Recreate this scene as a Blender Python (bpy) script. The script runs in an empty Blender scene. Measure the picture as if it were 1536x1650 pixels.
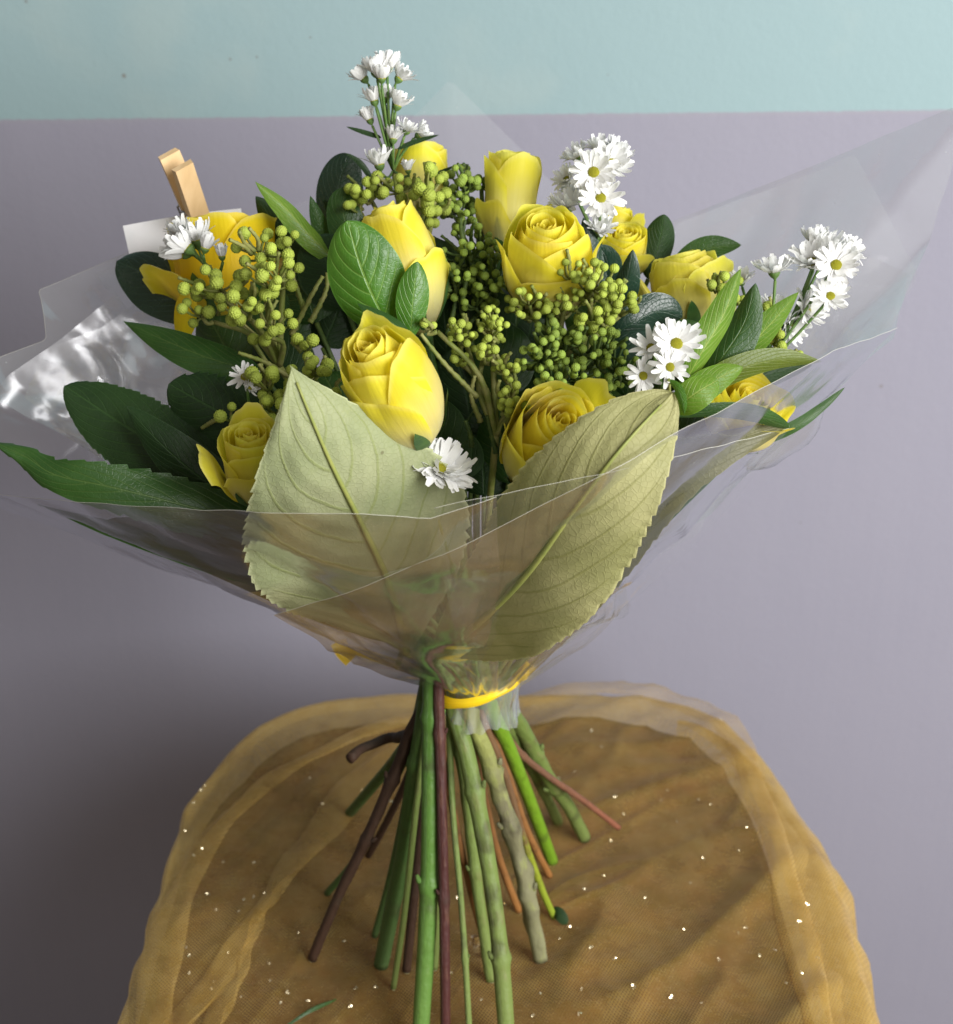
import bpy, math, random
import numpy as np
from mathutils import Vector, Matrix, Quaternion, noise
random.seed(7); rng = np.random.default_rng(7)
PI = math.pi
sc = bpy.context.scene
# ------------------------------------------------------------------ camera
FPX = 2267.0; PITCH = math.radians(25)
CAM = Vector((0, -0.634, 0.585))
FWD = Vector((0, math.cos(PITCH), -math.sin(PITCH))); UP = Vector((0, math.sin(PITCH), math.cos(PITCH))); RT = Vector((1, 0, 0))
cd = bpy.data.cameras.new('camera'); cam = bpy.data.objects.new('camera', cd); sc.collection.objects.link(cam)
cam.location = CAM; cam.rotation_euler = (PI/2 - PITCH, 0, 0)
cd.sensor_fit = 'HORIZONTAL'; cd.sensor_width = 36; cd.lens = 36*FPX/1536
cd.clip_start = 0.02; cd.clip_end = 50
cd.dof.use_dof = True; cd.dof.focus_distance = 0.60; cd.dof.aperture_fstop = 53.1/3.6
sc.camera = cam
# ------------------------------------------------------------------ light of the room, plus an added fill
w = bpy.data.worlds.new('World'); sc.world = w; w.use_nodes = True
w.node_tree.nodes['Background'].inputs[0].default_value = (1.0, 0.87, 0.76, 1)
w.node_tree.nodes['Background'].inputs[1].default_value = 0.22
def lamp(name, loc, target, size, size_y, power, col):
    l = bpy.data.lights.new(name, 'AREA'); l.shape = 'RECTANGLE'; l.size = size; l.size_y = size_y
    l.energy = power; l.color = col
    o = bpy.data.objects.new(name, l); sc.collection.objects.link(o); o.location = loc
    o.rotation_euler = (Vector(target)-Vector(loc)).to_track_quat('-Z', 'Y').to_euler()
    return o
lamp('window_light', (1.14, -1.16, 0.84), (0, 0.1, 0.2), 1.1, 1.2, 69, (1.0, 0.985, 0.97))
lamp('front_fill_light', (-0.15, -2.1, 1.15), (0, 0, 0.25), 1.5, 1.3, 6, (1.0, 0.95, 0.88))  # added soft fill behind the camera, brightens rose centres and gaps
sc.view_settings.view_transform = 'Standard'; sc.view_settings.look = 'None'
sc.view_settings.exposure = 0; sc.view_settings.gamma = 1
sc.render.engine = 'CYCLES'
sc.cycles.transparent_max_bounces = 32; sc.cycles.max_bounces = 12; sc.cycles.diffuse_bounces = 4
sc.render.resolution_x = 953; sc.render.resolution_y = 1024

# ------------------------------------------------------------------ helpers
def ray(px, py): return FWD + RT*((px-768)/FPX) - UP*((py-825)/FPX)
def at(px, py, Y):
    d = ray(px, py); return CAM + d*((Y-CAM.y)/d.y)
def onz(px, py, z):
    d = ray(px, py); return CAM + d*((z-CAM.z)/d.z)
def mpp(P): return (Vector(P)-CAM).dot(FWD)/FPX          # metres per photo pixel at a point
ZT = at(772, 1090, 0).z                                   # height of the tie
TIE = Vector((at(772, 1090, 0).x, 0, ZT))

def curve(pts, n):
    """Catmull-Rom through Vectors, n+1 samples by arc length"""
    P = [Vector(p) for p in pts]
    if len(P) == 2: return [P[0].lerp(P[1], i/n) for i in range(n+1)]
    Q = [P[0]*2-P[1]] + P + [P[-1]*2-P[-2]]
    S = []
    for i in range(1, len(Q)-2):
        p0, p1, p2, p3 = Q[i-1:i+3]
        for k in range(24):
            t = k/24
            S.append(0.5*((2*p1)+(p2-p0)*t+(2*p0-5*p1+4*p2-p3)*t*t+(3*p1-p0-3*p2+p3)*t**3))
    S.append(P[-1])
    L = [0]
    for a, b in zip(S, S[1:]): L.append(L[-1]+(b-a).length)
    out = []; j = 0
    for i in range(n+1):
        d = L[-1]*i/n
        while j < len(L)-2 and L[j+1] < d: j += 1
        f = (d-L[j])/max(L[j+1]-L[j], 1e-9)
        out.append(S[j].lerp(S[j+1], min(max(f, 0), 1)))
    return out

class MB:
    def __init__(s): s.v = []; s.f = []; s.uv = []
    def grid(s, rows, uvs=None, closed=False):
        b = len(s.v); nr = len(rows); nc = len(rows[0])
        for i, r in enumerate(rows):
            for j, p in enumerate(r):
                s.v.append(Vector(p)); s.uv.append(uvs[i][j] if uvs else (j/max(nc-1, 1), i/max(nr-1, 1)))
        for i in range(nr-1):
            for j in range(nc-1 + (1 if closed else 0)):
                k = (j+1) % nc
                s.f.append((b+i*nc+j, b+i*nc+k, b+(i+1)*nc+k, b+(i+1)*nc+j))
        return s
    def tube(s, pts, rad, seg=8, cap=True, bump=None):
        pts = [Vector(p) for p in pts]; n = len(pts)
        if not hasattr(rad, '__len__'): rad = [rad]*n
        T = [(pts[min(i+1, n-1)]-pts[max(i-1, 0)]).normalized() for i in range(n)]
        a = T[0].orthogonal().normalized(); rows = []
        for i in range(n):
            a = (a - T[i]*a.dot(T[i])).normalized(); b = T[i].cross(a)
            row = []
            for k in range(seg):
                th = 2*PI*k/seg; r = rad[i]
                if bump: r *= 1+bump(i/(n-1), th)
                row.append(pts[i]+(a*math.cos(th)+b*math.sin(th))*r)
            rows.append(row)
        s.grid(rows, closed=True)
        if cap:
            for i, e in ((0, 0), (n-1, 1)):
                base = len(s.v); s.v.append(pts[i]); s.uv.append((.5, e)); o = base - n*seg if e == 0 else base-1-n*seg
                o = (base - n*seg) if i == 0 else (base - 1 - n*seg)
                st = o + i*seg
                for k in range(seg):
                    q = (st+k, st+(k+1) % seg, base)
                    s.f.append(q if e else q[::-1])
        return s
    def box(s, M, sx, sy, sz, bev=0.0):
        b = len(s.v)
        c = [(x, y, z) for x in (-1, 1) for y in (-1, 1) for z in (-1, 1)]
        for x, y, z in c: s.v.append(M @ Vector((x*sx/2, y*sy/2, z*sz/2))); s.uv.append((x*.5+.5, z*.5+.5))
        for f in ((0,1,3,2),(4,6,7,5),(0,4,5,1),(2,3,7,6),(0,2,6,4),(1,5,7,3)): s.f.append(tuple(b+i for i in f))
        return s
    def mesh(s, name, mat, smooth=True, origin=Vector((0, 0, 0))):
        m = bpy.data.meshes.new(name); m.from_pydata([tuple(v-origin) for v in s.v], [], s.f)
        ul = m.uv_layers.new(name='UVMap')
        idx = np.empty(len(m.loops), dtype=np.int32); m.loops.foreach_get('vertex_index', idx)
        ul.data.foreach_set('uv', np.array(s.uv, dtype=np.float32)[idx].ravel())
        m.polygons.foreach_set('use_smooth', [smooth]*len(m.polygons))
        m.materials.append(mat); m.update(); return m
def wloc(o):
    v = Vector((0, 0, 0))
    while o: v = v+o.location; o = o.parent
    return v
def build(mb, name, mat, parent=None, smooth=True, origin=None):
    og = wloc(parent) if parent else (Vector(origin) if origin else Vector((0, 0, 0)))
    o = bpy.data.objects.new(name, mb.mesh(name, mat, smooth, og)); sc.collection.objects.link(o)
    if parent: o.parent = parent
    elif origin: o.location = origin
    return o
def inst(mesh, name, parent, M):
    o = bpy.data.objects.new(name, mesh); sc.collection.objects.link(o); o.parent = parent; o.matrix_local = M; return o
def tag(o, label, cat, group=None):
    o['label'] = label; o['category'] = cat
    if group: o['group'] = group
    return o
def thing(name, label, cat, loc, group=None):
    o = bpy.data.objects.new(name, None); o.empty_display_size = 0.02; sc.collection.objects.link(o); o.location = loc
    return tag(o, label, cat, group)
def nz(p, s, seed=0.0): return noise.noise(Vector((p[0]*s+seed*7.1, p[1]*s-seed*3.7, p[2]*s+seed*1.9)))

# ------------------------------------------------------------------ materials
class NT:
    def __init__(s, name):
        s.m = bpy.data.materials.new(name); s.m.use_nodes = True; s.t = s.m.node_tree; s.t.nodes.clear()
        s.out = s.t.nodes.new('ShaderNodeOutputMaterial')
    def n(s, typ, ins=None, **kw):
        x = s.t.nodes.new('ShaderNode'+typ)
        for k, v in kw.items(): setattr(x, k, v)
        for k, v in (ins or {}).items():
            i = x.inputs[k]
            if hasattr(v, 'node'): s.t.links.new(v, i)
            else: i.default_value = (*v, 1) if (hasattr(v, '__len__') and len(v) == 3 and i.type == 'RGBA') else v
        return x
    def math(s, op, a, b=0.0, c=0.0, clamp=False):
        x = s.n('Math', {0: a, 1: b, 2: c}, operation=op); x.use_clamp = clamp; return x.outputs[0]
    def mix(s, f, a, b, mode='MIX'):
        x = s.n('Mix', {0: f, 6: a, 7: b}, data_type='RGBA', blend_type=mode); return x.outputs[2]
    def ramp(s, f, stops):
        x = s.n('ValToRGB', {0: f}); e = x.color_ramp.elements
        while len(e) < len(stops): e.new(0.5)
        for i, (p, c) in enumerate(stops): e[i].position = p; e[i].color = (*c, 1) if len(c) == 3 else c
        return x.outputs[0]
    def smooth(s, x, lo, hi):
        r = s.n('MapRange', {0: x, 1: lo, 2: hi, 3: 0.0, 4: 1.0}, interpolation_type='SMOOTHSTEP'); return r.outputs[0]
    def noise(s, scale, detail=3, vec=None, rough=.5):
        ins = {'Scale': scale, 'Detail': detail, 'Roughness': rough}
        if vec: ins['Vector'] = vec
        else: ins['Vector'] = s.obj()
        return s.n('TexNoise', ins).outputs['Fac']
    def obj(s): return s.n('TexCoord').outputs['Object']
    def pos(s): return s.n('NewGeometry').outputs['Position']
    def uv(s):
        x = s.n('SeparateXYZ', {0: s.n('TexCoord').outputs['UV']}); return x.outputs[0], x.outputs[1]
    def bump(s, h, strength, dist=.001):
        return s.n('Bump', {'Height': h, 'Strength': strength, 'Distance': dist}).outputs[0]
    def rnd(s): return s.n('ObjectInfo').outputs['Random']
    def done(s, sh): s.t.links.new(sh, s.out.inputs[0]); return s.m
    def principled(s, col, rough=.5, normal=None, spec=.5, **kw):
        ins = {'Base Color': col, 'Roughness': rough, 'Specular IOR Level': spec}
        if normal: ins['Normal'] = normal
        ins.update(kw)
        return s.n('BsdfPrincipled', ins).outputs[0]
    def mixs(s, f, a, b): return s.n('MixShader', {0: f, 1: a, 2: b}).outputs[0]

def leaf_mat(name, ca, cb, vein, nv=9, rough=.4, trans=.2, veinw=.05, under=False, spots=0.0, slope=.42, spec=.45):
    k = NT(name); u, v = k.uv()
    a = k.math('ABSOLUTE', k.math('MULTIPLY', k.math('SUBTRACT', u, .5), 2.0))
    mid = k.math('SUBTRACT', 1.0, k.smooth(a, .015, .05))
    wob = k.math('MULTIPLY', k.math('SUBTRACT', k.noise(60, 2), .5), .03)
    s_ = k.math('ADD', k.math('SUBTRACT', v, k.math('MULTIPLY', k.math('POWER', a, 1.35), slope)), wob)
    side = k.n('SeparateXYZ', {0: k.n('TexCoord').outputs['UV']}).outputs[0]
    off = k.math('MULTIPLY', k.math('GREATER_THAN', side, .5), .45)
    fr = k.math('PINGPONG', k.math('ADD', k.math('MULTIPLY', s_, nv), off), .5)
    sv = k.math('SUBTRACT', 1.0, k.smooth(fr, veinw*.5, veinw*2.2))
    sv = k.math('MULTIPLY', sv, k.math('SUBTRACT', 1.0, k.smooth(a, .75, .98)))
    vn = k.math('MAXIMUM', mid, k.math('MULTIPLY', sv, .65))
    ret = k.n('TexVoronoi', {'Scale': 420 if under else 500, 'Vector': k.obj()}, feature='DISTANCE_TO_EDGE').outputs[0]
    ret = k.math('SUBTRACT', 1.0, k.smooth(ret, .0, .12))
    col = k.mix(k.smooth(k.noise(35, 4), .35, .68), ca, cb)
    col = k.mix(k.math('MULTIPLY', k.noise(260, 3), .28), col, tuple(x*.62 for x in ca))
    if under: col = k.mix(k.math('MULTIPLY', k.smooth(k.math('ADD', k.math('SUBTRACT', 1.0, v), k.math('MULTIPLY', k.math('SUBTRACT', k.noise(18, 3), .5), .8)), .45, 1.0), .55), col, (.30, .25, .11))  # tan towards the base: the film's brown reflection put into the leaf colour
    col = k.mix(k.math('MULTIPLY', ret, .18 if under else .10), col, vein)
    col = k.mix(k.math('MULTIPLY', vn, .8), col, vein)
    edge = k.smooth(a, .95, .995)
    col = k.mix(k.math('MULTIPLY', edge, .5), col, tuple(min(1, x*1.6+.02) for x in cb))
    if spots:
        sp = k.math('SUBTRACT', 1.0, k.smooth(k.n('TexVoronoi', {'Scale': 55, 'Vector': k.obj()}).outputs[0], .03, .06))
        col = k.mix(k.math('MULTIPLY', sp, spots), col, (.06, .035, .01))
    h = k.math('ADD', k.math('MULTIPLY', vn, .8 if under else -.8), k.math('ADD', k.math('MULTIPLY', ret, .25 if under else -.15), k.math('MULTIPLY', k.noise(150, 3), .5)))
    nrm = k.bump(h, .55, .0006)
    p = k.principled(col, k.math('ADD', k.math('MULTIPLY', k.noise(90, 2), .2), rough-.1), nrm, spec)
    tr = k.n('BsdfTranslucent', {'Color': k.mix(.5, col, (.35, .5, .03)), 'Normal': nrm}).outputs[0]
    return k.done(k.mixs(trans, p, tr))
M = {}
M['dark'] = leaf_mat('dark_leaf', (.011, .030, .009), (.019, .048, .013), (.028, .066, .018), 10, .45, .05, spec=.22)
M['bluegreen'] = leaf_mat('glossy_blue_green_leaf', (.010, .032, .022), (.018, .046, .030), (.028, .062, .036), 9, .28, .05)
M['mid'] = leaf_mat('green_leaf', (.016, .055, .010), (.028, .08, .014), (.06, .11, .025), 8, .38, .12, spec=.35)
M['bright'] = leaf_mat('bright_green_leaf', (.035, .125, .010), (.065, .18, .018), (.15, .27, .05), 7, .34, .2)
M['lime'] = leaf_mat('light_green_leaf', (.09, .20, .015), (.15, .28, .025), (.32, .40, .09), 8, .4, .34)
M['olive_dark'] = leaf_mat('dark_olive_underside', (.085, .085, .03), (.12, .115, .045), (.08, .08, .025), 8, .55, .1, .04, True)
M['olive'] = leaf_mat('olive_green_leaf', (.09, .13, .012), (.12, .16, .02), (.2, .24, .06), 8, .45, .25)
M['under'] = leaf_mat('leaf_underside', (.25, .285, .15), (.335, .36, .205), (.19, .225, .065), 8, .6, .12, .035, True, .5, .36, .3)
M['under2'] = leaf_mat('leaf_underside_olive', (.25, .25, .105), (.33, .32, .15), (.17, .17, .05), 8, .6, .12, .035, True, .3, .36, .3)

def petal_mat(name, deep, pale, pale2, tip):
    k = NT(name); u, v = k.uv()
    st = k.n('Mapping', {0: k.n('TexCoord').outputs['UV'], 3: (30, 2.2, 1)}).outputs[0]
    n1 = k.noise(1.0, 3, st); n2 = k.noise(45, 3)
    out = k.ramp(k.math('ADD', v, k.math('MULTIPLY', k.math('SUBTRACT', n2, .5), .5)), [(0, (.42, .42, .06)), (.18, pale2), (.5, pale), (.86, tip)])
    inn = k.ramp(v, [(0, (.80, .64, .04)), (.6, deep), (1, tip)])
    col = k.mix(k.n('NewGeometry').outputs['Backfacing'], out, inn)
    col = k.mix(k.math('MULTIPLY', k.smooth(n1, .45, .8), .16), col, tuple(x*.82 for x in deep))
    col = k.mix(k.math('MULTIPLY', k.smooth(v, .92, 1.0), .28), col, (.95, .88, .42))  # pale rim: backlight on the petal edge put into the colour
    hs = k.n('HueSaturation', {'Color': col, 'Hue': k.math('ADD', .492, k.math('MULTIPLY', k.rnd(), .016)), 'Value': k.math('ADD', .93, k.math('MULTIPLY', k.rnd(), .1))}).outputs[0]
    nrm = k.bump(k.math('ADD', n1, k.math('MULTIPLY', n2, .6)), .25, .001)
    p = k.principled(hs, .5, nrm, .3, **{'Sheen Weight': .15})
    tr = k.n('BsdfTranslucent', {'Color': k.mix(.4, hs, (.96, .87, .05))}).outputs[0]
    return k.done(k.mixs(.52, p, tr))
M['rose'] = petal_mat('rose_petal', (.86, .725, .008), (.76, .71, .26), (.74, .71, .40), (.82, .74, .05))
M['rose_lemon'] = petal_mat('lemon_rose_petal', (.85, .74, .015), (.76, .72, .24), (.73, .71, .33), (.81, .75, .08))
M['rose_gold'] = petal_mat('golden_rose_petal', (.90, .64, .004), (.87, .64, .012), (.85, .62, .03), (.88, .68, .014))

def simple(name, ca, cb, scale=60, rough=.5, trans=0, bump=.3, bscale=None, spec=.4, stretch=None, randv=0.0):
    k = NT(name)
    vec = k.n('Mapping', {0: k.obj(), 3: stretch}).outputs[0] if stretch else None
    f = k.noise(scale, 4, vec); col = k.mix(k.smooth(f, .35, .65), ca, cb)
    if randv: col = k.n('HueSaturation', {'Color': col, 'Value': k.math('ADD', 1-randv/2, k.math('MULTIPLY', k.rnd(), randv))}).outputs[0]
    nrm = k.bump(k.noise(bscale or scale*4, 3, vec), bump, .0006)
    p = k.principled(col, rough, nrm, spec)
    if trans: p = k.mixs(trans, p, k.n('BsdfTranslucent', {'Color': col}).outputs[0])
    return k.done(p)
M['white'] = simple('white_petal', (.86, .86, .85), (.80, .81, .80), 200, .5, .3, .2)
M['disc'] = simple('daisy_disc', (.48, .42, .02), (.30, .33, .02), 500, .7, 0, .8)
M['calyx'] = simple('green_calyx', (.07, .15, .03), (.12, .2, .05), 200, .5, .1)
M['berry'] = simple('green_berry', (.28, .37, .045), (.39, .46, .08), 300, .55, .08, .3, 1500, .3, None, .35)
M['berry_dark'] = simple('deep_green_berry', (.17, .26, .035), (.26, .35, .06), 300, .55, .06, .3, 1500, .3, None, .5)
M['twig'] = simple('berry_twig', (.16, .2, .035), (.25, .25, .08), 160, .6, .05)
M['twig_dark'] = simple('deep_green_twig', (.05, .09, .02), (.10, .15, .03), 160, .6, .05)
M['wood'] = simple('pine_wood', (.72, .52, .29), (.62, .43, .22), 90, .6, 0, .3, None, .3, (1, 1, .08))
M['wire'] = NT('spring_steel'); M['wire'] = M['wire'].done(M['wire'].principled((.35, .35, .36), .35, Metallic=1.0))
M['paper'] = simple('white_card', (.78, .78, .8), (.74, .75, .77), 80, .7, .1, .1)
M['seat'] = simple('brown_seat_cloth', (.115, .045, .018), (.07, .028, .011), 60, .85, 0, .6, 900, .15)
M['seat_wood'] = simple('dark_wood', (.06, .03, .015), (.09, .045, .02), 40, .5)
k = NT('yellow_ribbon'); u, v = k.uv()
M['ribbon'] = k.done(k.mixs(.2, k.principled(k.mix(k.noise(90, 3), (.90, .66, .02), (.90, .58, .012)), .22, k.bump(k.n('TexWave', {'Scale': 3, 'Vector': k.n('Mapping', {0: k.n('TexCoord').outputs['UV'], 3: (.4, 4, 1)}).outputs[0]}).outputs['Fac'], .25, .0005), .6), k.n('BsdfTranslucent', {'Color': (.9, .55, .01)}).outputs[0]))

def film_mat(name, haze, base=.12, gl=1.0, rough=.09, pw=.85):
    k = NT(name)
    nrm = k.bump(k.math('ADD', k.noise(14, 2), k.math('MULTIPLY', k.noise(60, 2), .12)), .5, .008)
    f = k.n('LayerWeight', {'Blend': .5, 'Normal': nrm}).outputs['Facing']
    fr = k.math('ADD', base, k.math('MULTIPLY', k.math('POWER', f, 2.1), pw*gl), clamp=True)
    g = k.n('BsdfGlossy', {'Color': (.96, .97, 1), 'Roughness': rough, 'Normal': nrm}).outputs[0]
    d = k.mixs(.5, k.n('BsdfDiffuse', {'Color': (.78, .82, .84)}).outputs[0], k.n('BsdfTranslucent', {'Color': (.78, .82, .84)}).outputs[0])
    t = k.n('BsdfTransparent', {'Color': (.985, .985, .985)}).outputs[0]
    dust = k.math('MULTIPLY', k.math('SUBTRACT', 1.0, k.smooth(k.n('TexVoronoi', {'Scale': 150, 'Vector': k.obj()}).outputs[0], .03, .07)), .35)
    hz = k.math('ADD', haze, dust)
    return k.done(k.mixs(fr, k.mixs(hz, t, d), g))
M['film'] = film_mat('clear_cellophane', .045, .17, 1.0, .17, .85)
M['film_fine'] = film_mat('very_clear_cellophane', .03, .02, .2)
M['film_side'] = film_mat('creased_cellophane', .07, .07, .75, .23, .6)
M['film_clear2'] = film_mat('thin_cellophane', .13, .01, .15)
M['film_back'] = film_mat('hazy_cellophane', .24, .08)
k = NT('cellophane_edge'); M['edge'] = k.done(k.mixs(.5, k.n('BsdfTransparent').outputs[0], k.principled((.62, .62, .55), .3)))

def stem_mat(name, stops, rough=.45, streak=.5, knob=(.3, .3, .2)):
    k = NT(name); u, v = k.uv()
    vec = k.n('Mapping', {0: k.n('TexCoord').outputs['UV'], 3: (7, 26, 1)}).outputs[0]
    n = k.noise(1.0, 4, vec); n2 = k.noise(130, 3)
    col = k.ramp(k.math('ADD', v, k.math('MULTIPLY', k.math('SUBTRACT', n2, .5), .25)), stops)
    col = k.mix(k.math('MULTIPLY', k.smooth(n, .5, .72), streak), col, knob)
    col = k.mix(k.math('MULTIPLY', k.smooth(k.noise(60, 5), .52, .72), .55), col, (.03, .022, .012))
    p = k.principled(col, rough+.1, k.bump(k.math('ADD', n, n2), .7, .0012), .3)
    return k.done(p)
M['s_green'] = stem_mat('fresh_green_stem', [(0, (.045, .11, .016)), (.6, (.068, .15, .025)), (1, (.10, .19, .04))], .35, .3, (.13, .2, .05))
M['s_sage'] = stem_mat('sage_green_stem', [(0, (0.077, 0.126, 0.022)), (.5, (0.119, 0.168, 0.039)), (1, (0.140, 0.189, 0.050))], .45, .45, (0.168, 0.154, 0.067))
M['s_pale'] = stem_mat('pale_knobby_stem', [(0, (0.216, 0.232, 0.051)), (.42, (0.200, 0.216, 0.064)), (.55, (0.136, 0.128, 0.070)), (1, (0.192, 0.192, 0.102))], .55, .5, (0.240, 0.272, 0.077))
M['s_lime'] = stem_mat('lime_stem', [(0, (.12, .24, .012)), (1, (.13, .25, .014))], .4, .3, (.17, .27, .03))
M['s_purple'] = stem_mat('purple_brown_stem', [(0, (.07, .026, .018)), (.5, (.045, .013, .011)), (1, (.055, .016, .014))], .45, .35, (.16, .08, .045))
M['s_orange'] = stem_mat('orange_brown_twig', [(0, (.17, .085, .035)), (.5, (.20, .095, .035)), (1, (.26, .115, .03))], .5, .35, (.12, .06, .03))
M['s_brown'] = stem_mat('brown_twig', [(0, (.15, .075, .03)), (.6, (.14, .07, .04)), (1, (.22, .08, .045))], .5, .35, (.09, .05, .03))
M['s_brownlime'] = stem_mat('brown_to_lime_twig', [(0, (.14, .07, .03)), (.68, (.13, .075, .035)), (.78, (.22, .26, .02)), (1, (.2, .27, .02))], .5, .3, (.09, .05, .03))
M['s_bark'] = stem_mat('dark_bark_stem', [(0, (.022, .014, .007)), (.5, (.034, .017, .009)), (1, (.045, .022, .012))], .6, .35, (.07, .045, .03))
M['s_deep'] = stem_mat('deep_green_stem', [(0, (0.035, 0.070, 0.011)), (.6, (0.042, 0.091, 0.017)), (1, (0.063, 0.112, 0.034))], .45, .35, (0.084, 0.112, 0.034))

# ------------------------------------------------------------------ the setting
WY = 0.42
zb = at(768, 185, WY).z; slant = (at(1536, 177, WY).z-at(0, 193, WY).z)/(at(1536, 177, WY).x-at(0, 193, WY).x)
k = NT('painted_plaster'); P = k.pos(); s3 = k.n('SeparateXYZ', {0: P})
line = k.math('SUBTRACT', s3.outputs[2], k.math('ADD', zb, k.math('MULTIPLY', s3.outputs[0], slant)))
line = k.math('ADD', line, k.math('MULTIPLY', k.math('SUBTRACT', k.noise(150, 4, P), .5), .0022))
isup = k.smooth(line, -.0006, .0006)
cl = k.noise(3.5, 3, P); fine = k.noise(900, 2, P); drag = k.noise(1, 3, k.n('Mapping', {0: P, 3: (160, 1, 9)}).outputs[0])
mint = k.mix(cl, (.238, .347, .367), (.257, .358, .376)); mint = k.mix(k.math('MULTIPLY', k.smooth(k.noise(11, 3, P), .55, .75), .35), mint, (.315, .395, .39))
lil = k.mix(cl, (.235, .235, .295), (.262, .26, .315)); lil = k.mix(k.math('MULTIPLY', drag, .18), lil, (.31, .305, .36))
col = k.mix(isup, lil, mint)
edge = k.math('MULTIPLY', k.math('SUBTRACT', 1.0, k.smooth(k.math('ABSOLUTE', k.math('ADD', line, .0012)), .0004, .0022)), .45)
col = k.mix(edge, col, (.27, .27, .31))
for (sx, sy, sr) in ((200, 122, .0021), (371, 95, .0012), (414, 91, .0010), (1420, 622, .0016), (1013, 975, .0014), (42, 2, .0014), (980, 120, .0008), (1290, 842, .0009), (500, 60, .0009)):
    d = k.n('VectorMath', {0: P, 1: tuple(at(sx, sy, WY))}, operation='DISTANCE').outputs['Value']
    d = k.math('ADD', d, k.math('MULTIPLY', k.math('SUBTRACT', k.noise(700, 2, P), .5), .0016))
    col = k.mix(k.math('MULTIPLY', k.math('SUBTRACT', 1.0, k.smooth(d, sr*.5, sr)), .7), col, (.16, .14, .12))
h = k.math('ADD', k.math('MULTIPLY', k.noise(220, 4, P), .6), k.math('ADD', k.math('MULTIPLY', fine, .3), k.math('MULTIPLY', k.noise(28, 2, P), .9)))
M['wall'] = k.done(k.principled(col, .62, k.bump(h, .28, .0014), .25))
wl = MB().box(Matrix.Translation((0, WY+.06, .6)), 4.4, .12, 2.2)
o = build(wl, 'wall', M['wall'], smooth=False); o['kind'] = 'structure'
M['floor'] = simple('floor_boards', (.22, .17, .13), (.17, .13, .10), 20, .5)
o = build(MB().box(Matrix.Translation((0, -.6, -.53)), 4.4, 2.04, .06), 'floor', M['floor'], smooth=False); o['kind'] = 'structure'

# ------------------------------------------------------------------ stool and tulle
SX, SYB, SYF = .193, .262, -.24
def rrect(th, grow=0.0, n=7.0):
    """rounded rectangle point at angle th, grown outward"""
    cy = (SYB+SYF)/2; hx = SX+grow; hy = (SYB-SYF)/2+grow
    c, s = math.cos(th), math.sin(th)
    lb = max(0, 1-abs(((th-2.35+PI) % (2*PI))-PI)/1.0); n = n-(n-3.0)*lb**.7*.95
    rb = max(0, 1-abs(((th-.85+PI) % (2*PI))-PI)/.8); n = n-(n-4.2)*rb**.7*.8
    r = (abs(c/hx)**n+abs(s/hy)**n)**(-1/n)
    return Vector((r*c, cy+r*s, 0))
def topz(x, y):
    p = Vector((x, y, 0)); c = Vector((.0, .03, 0)); q = p-c; r = q.length; a = math.atan2(q.y, q.x)
    # folds fanning out from the stems, long diagonal creases and small crumples
    rad = math.sin(a*7+3*nz((x, y, 0), 5, 1))*.0008*min(max((r-.05)/.08, 0), 1)
    d = (x*.8+y*.6); e = (-x*.6+y*.8)
    def ridge(px, py, sd, sharp=5): return max(0, 1-abs(nz((px, py, sd), 1, sd))*sharp)**2
    rt = min(max((x+.02)/.08, 0), 1); lf = min(max((.0-x)/.08, 0), 1)
    g = x*.93-y*.36; hh = x*.36+y*.93
    c_r = ridge(e*13, d*3.4, 1.7, 4)*.0046+ridge(e*27, d*7, 3.1)*.0022+max(0, nz((e*18, d*5, .3), 1, 4))*.0035
    c_l = ridge(g*20, hh*3.2, 2.4, 4)*.0018+ridge(g*42, hh*5, 4.4)*.0010
    return .0045+rad+c_r*rt+c_l*lf+ridge(x*55, y*50, 6.3, 6)*.0006+nz((x, y, 0), 60, 3)*.0003
stool = thing('stool', 'brown cloth covered square seat under the gold tulle', 'stool', (0, .011, -.5))
mb = MB(); rows = []
for g, z in ((-.17, 0), (-.1, 0), (-.03, -.002), (-.014, -.005), (-.005, -.011), (0, -.02), (0, -.045), (-.004, -.055), (-.03, -.056), (-.17, -.056)):
    rows.append([rrect(2*PI*i/240, g)+Vector((0, 0, z)) for i in range(240)])
rows = [[Vector((0, .011, 0)).lerp(rrect(2*PI*i/240), q) for i in range(240)] for q in np.linspace(.01, .95, 50)]+rows[3:]
rows = [[Vector((p.x, p.y, p.z+(topz(p.x, p.y)*1.2-.0075 if j < 51 else 0))) for p in r_] for j, r_ in enumerate(rows)]
mb.grid(rows[::-1], closed=True); build(mb, 'seat', M['seat'], stool)
for sx in (-1, 1):
    for y in (SYF+.04, SYB-.04):
        build(MB().tube([Vector((sx*.15, y, -.05)), Vector((sx*.165, y+(.015 if y > 0 else -.015), -.5))], [.02, .014], 10), 'leg', M['seat_wood'], stool)

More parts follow.
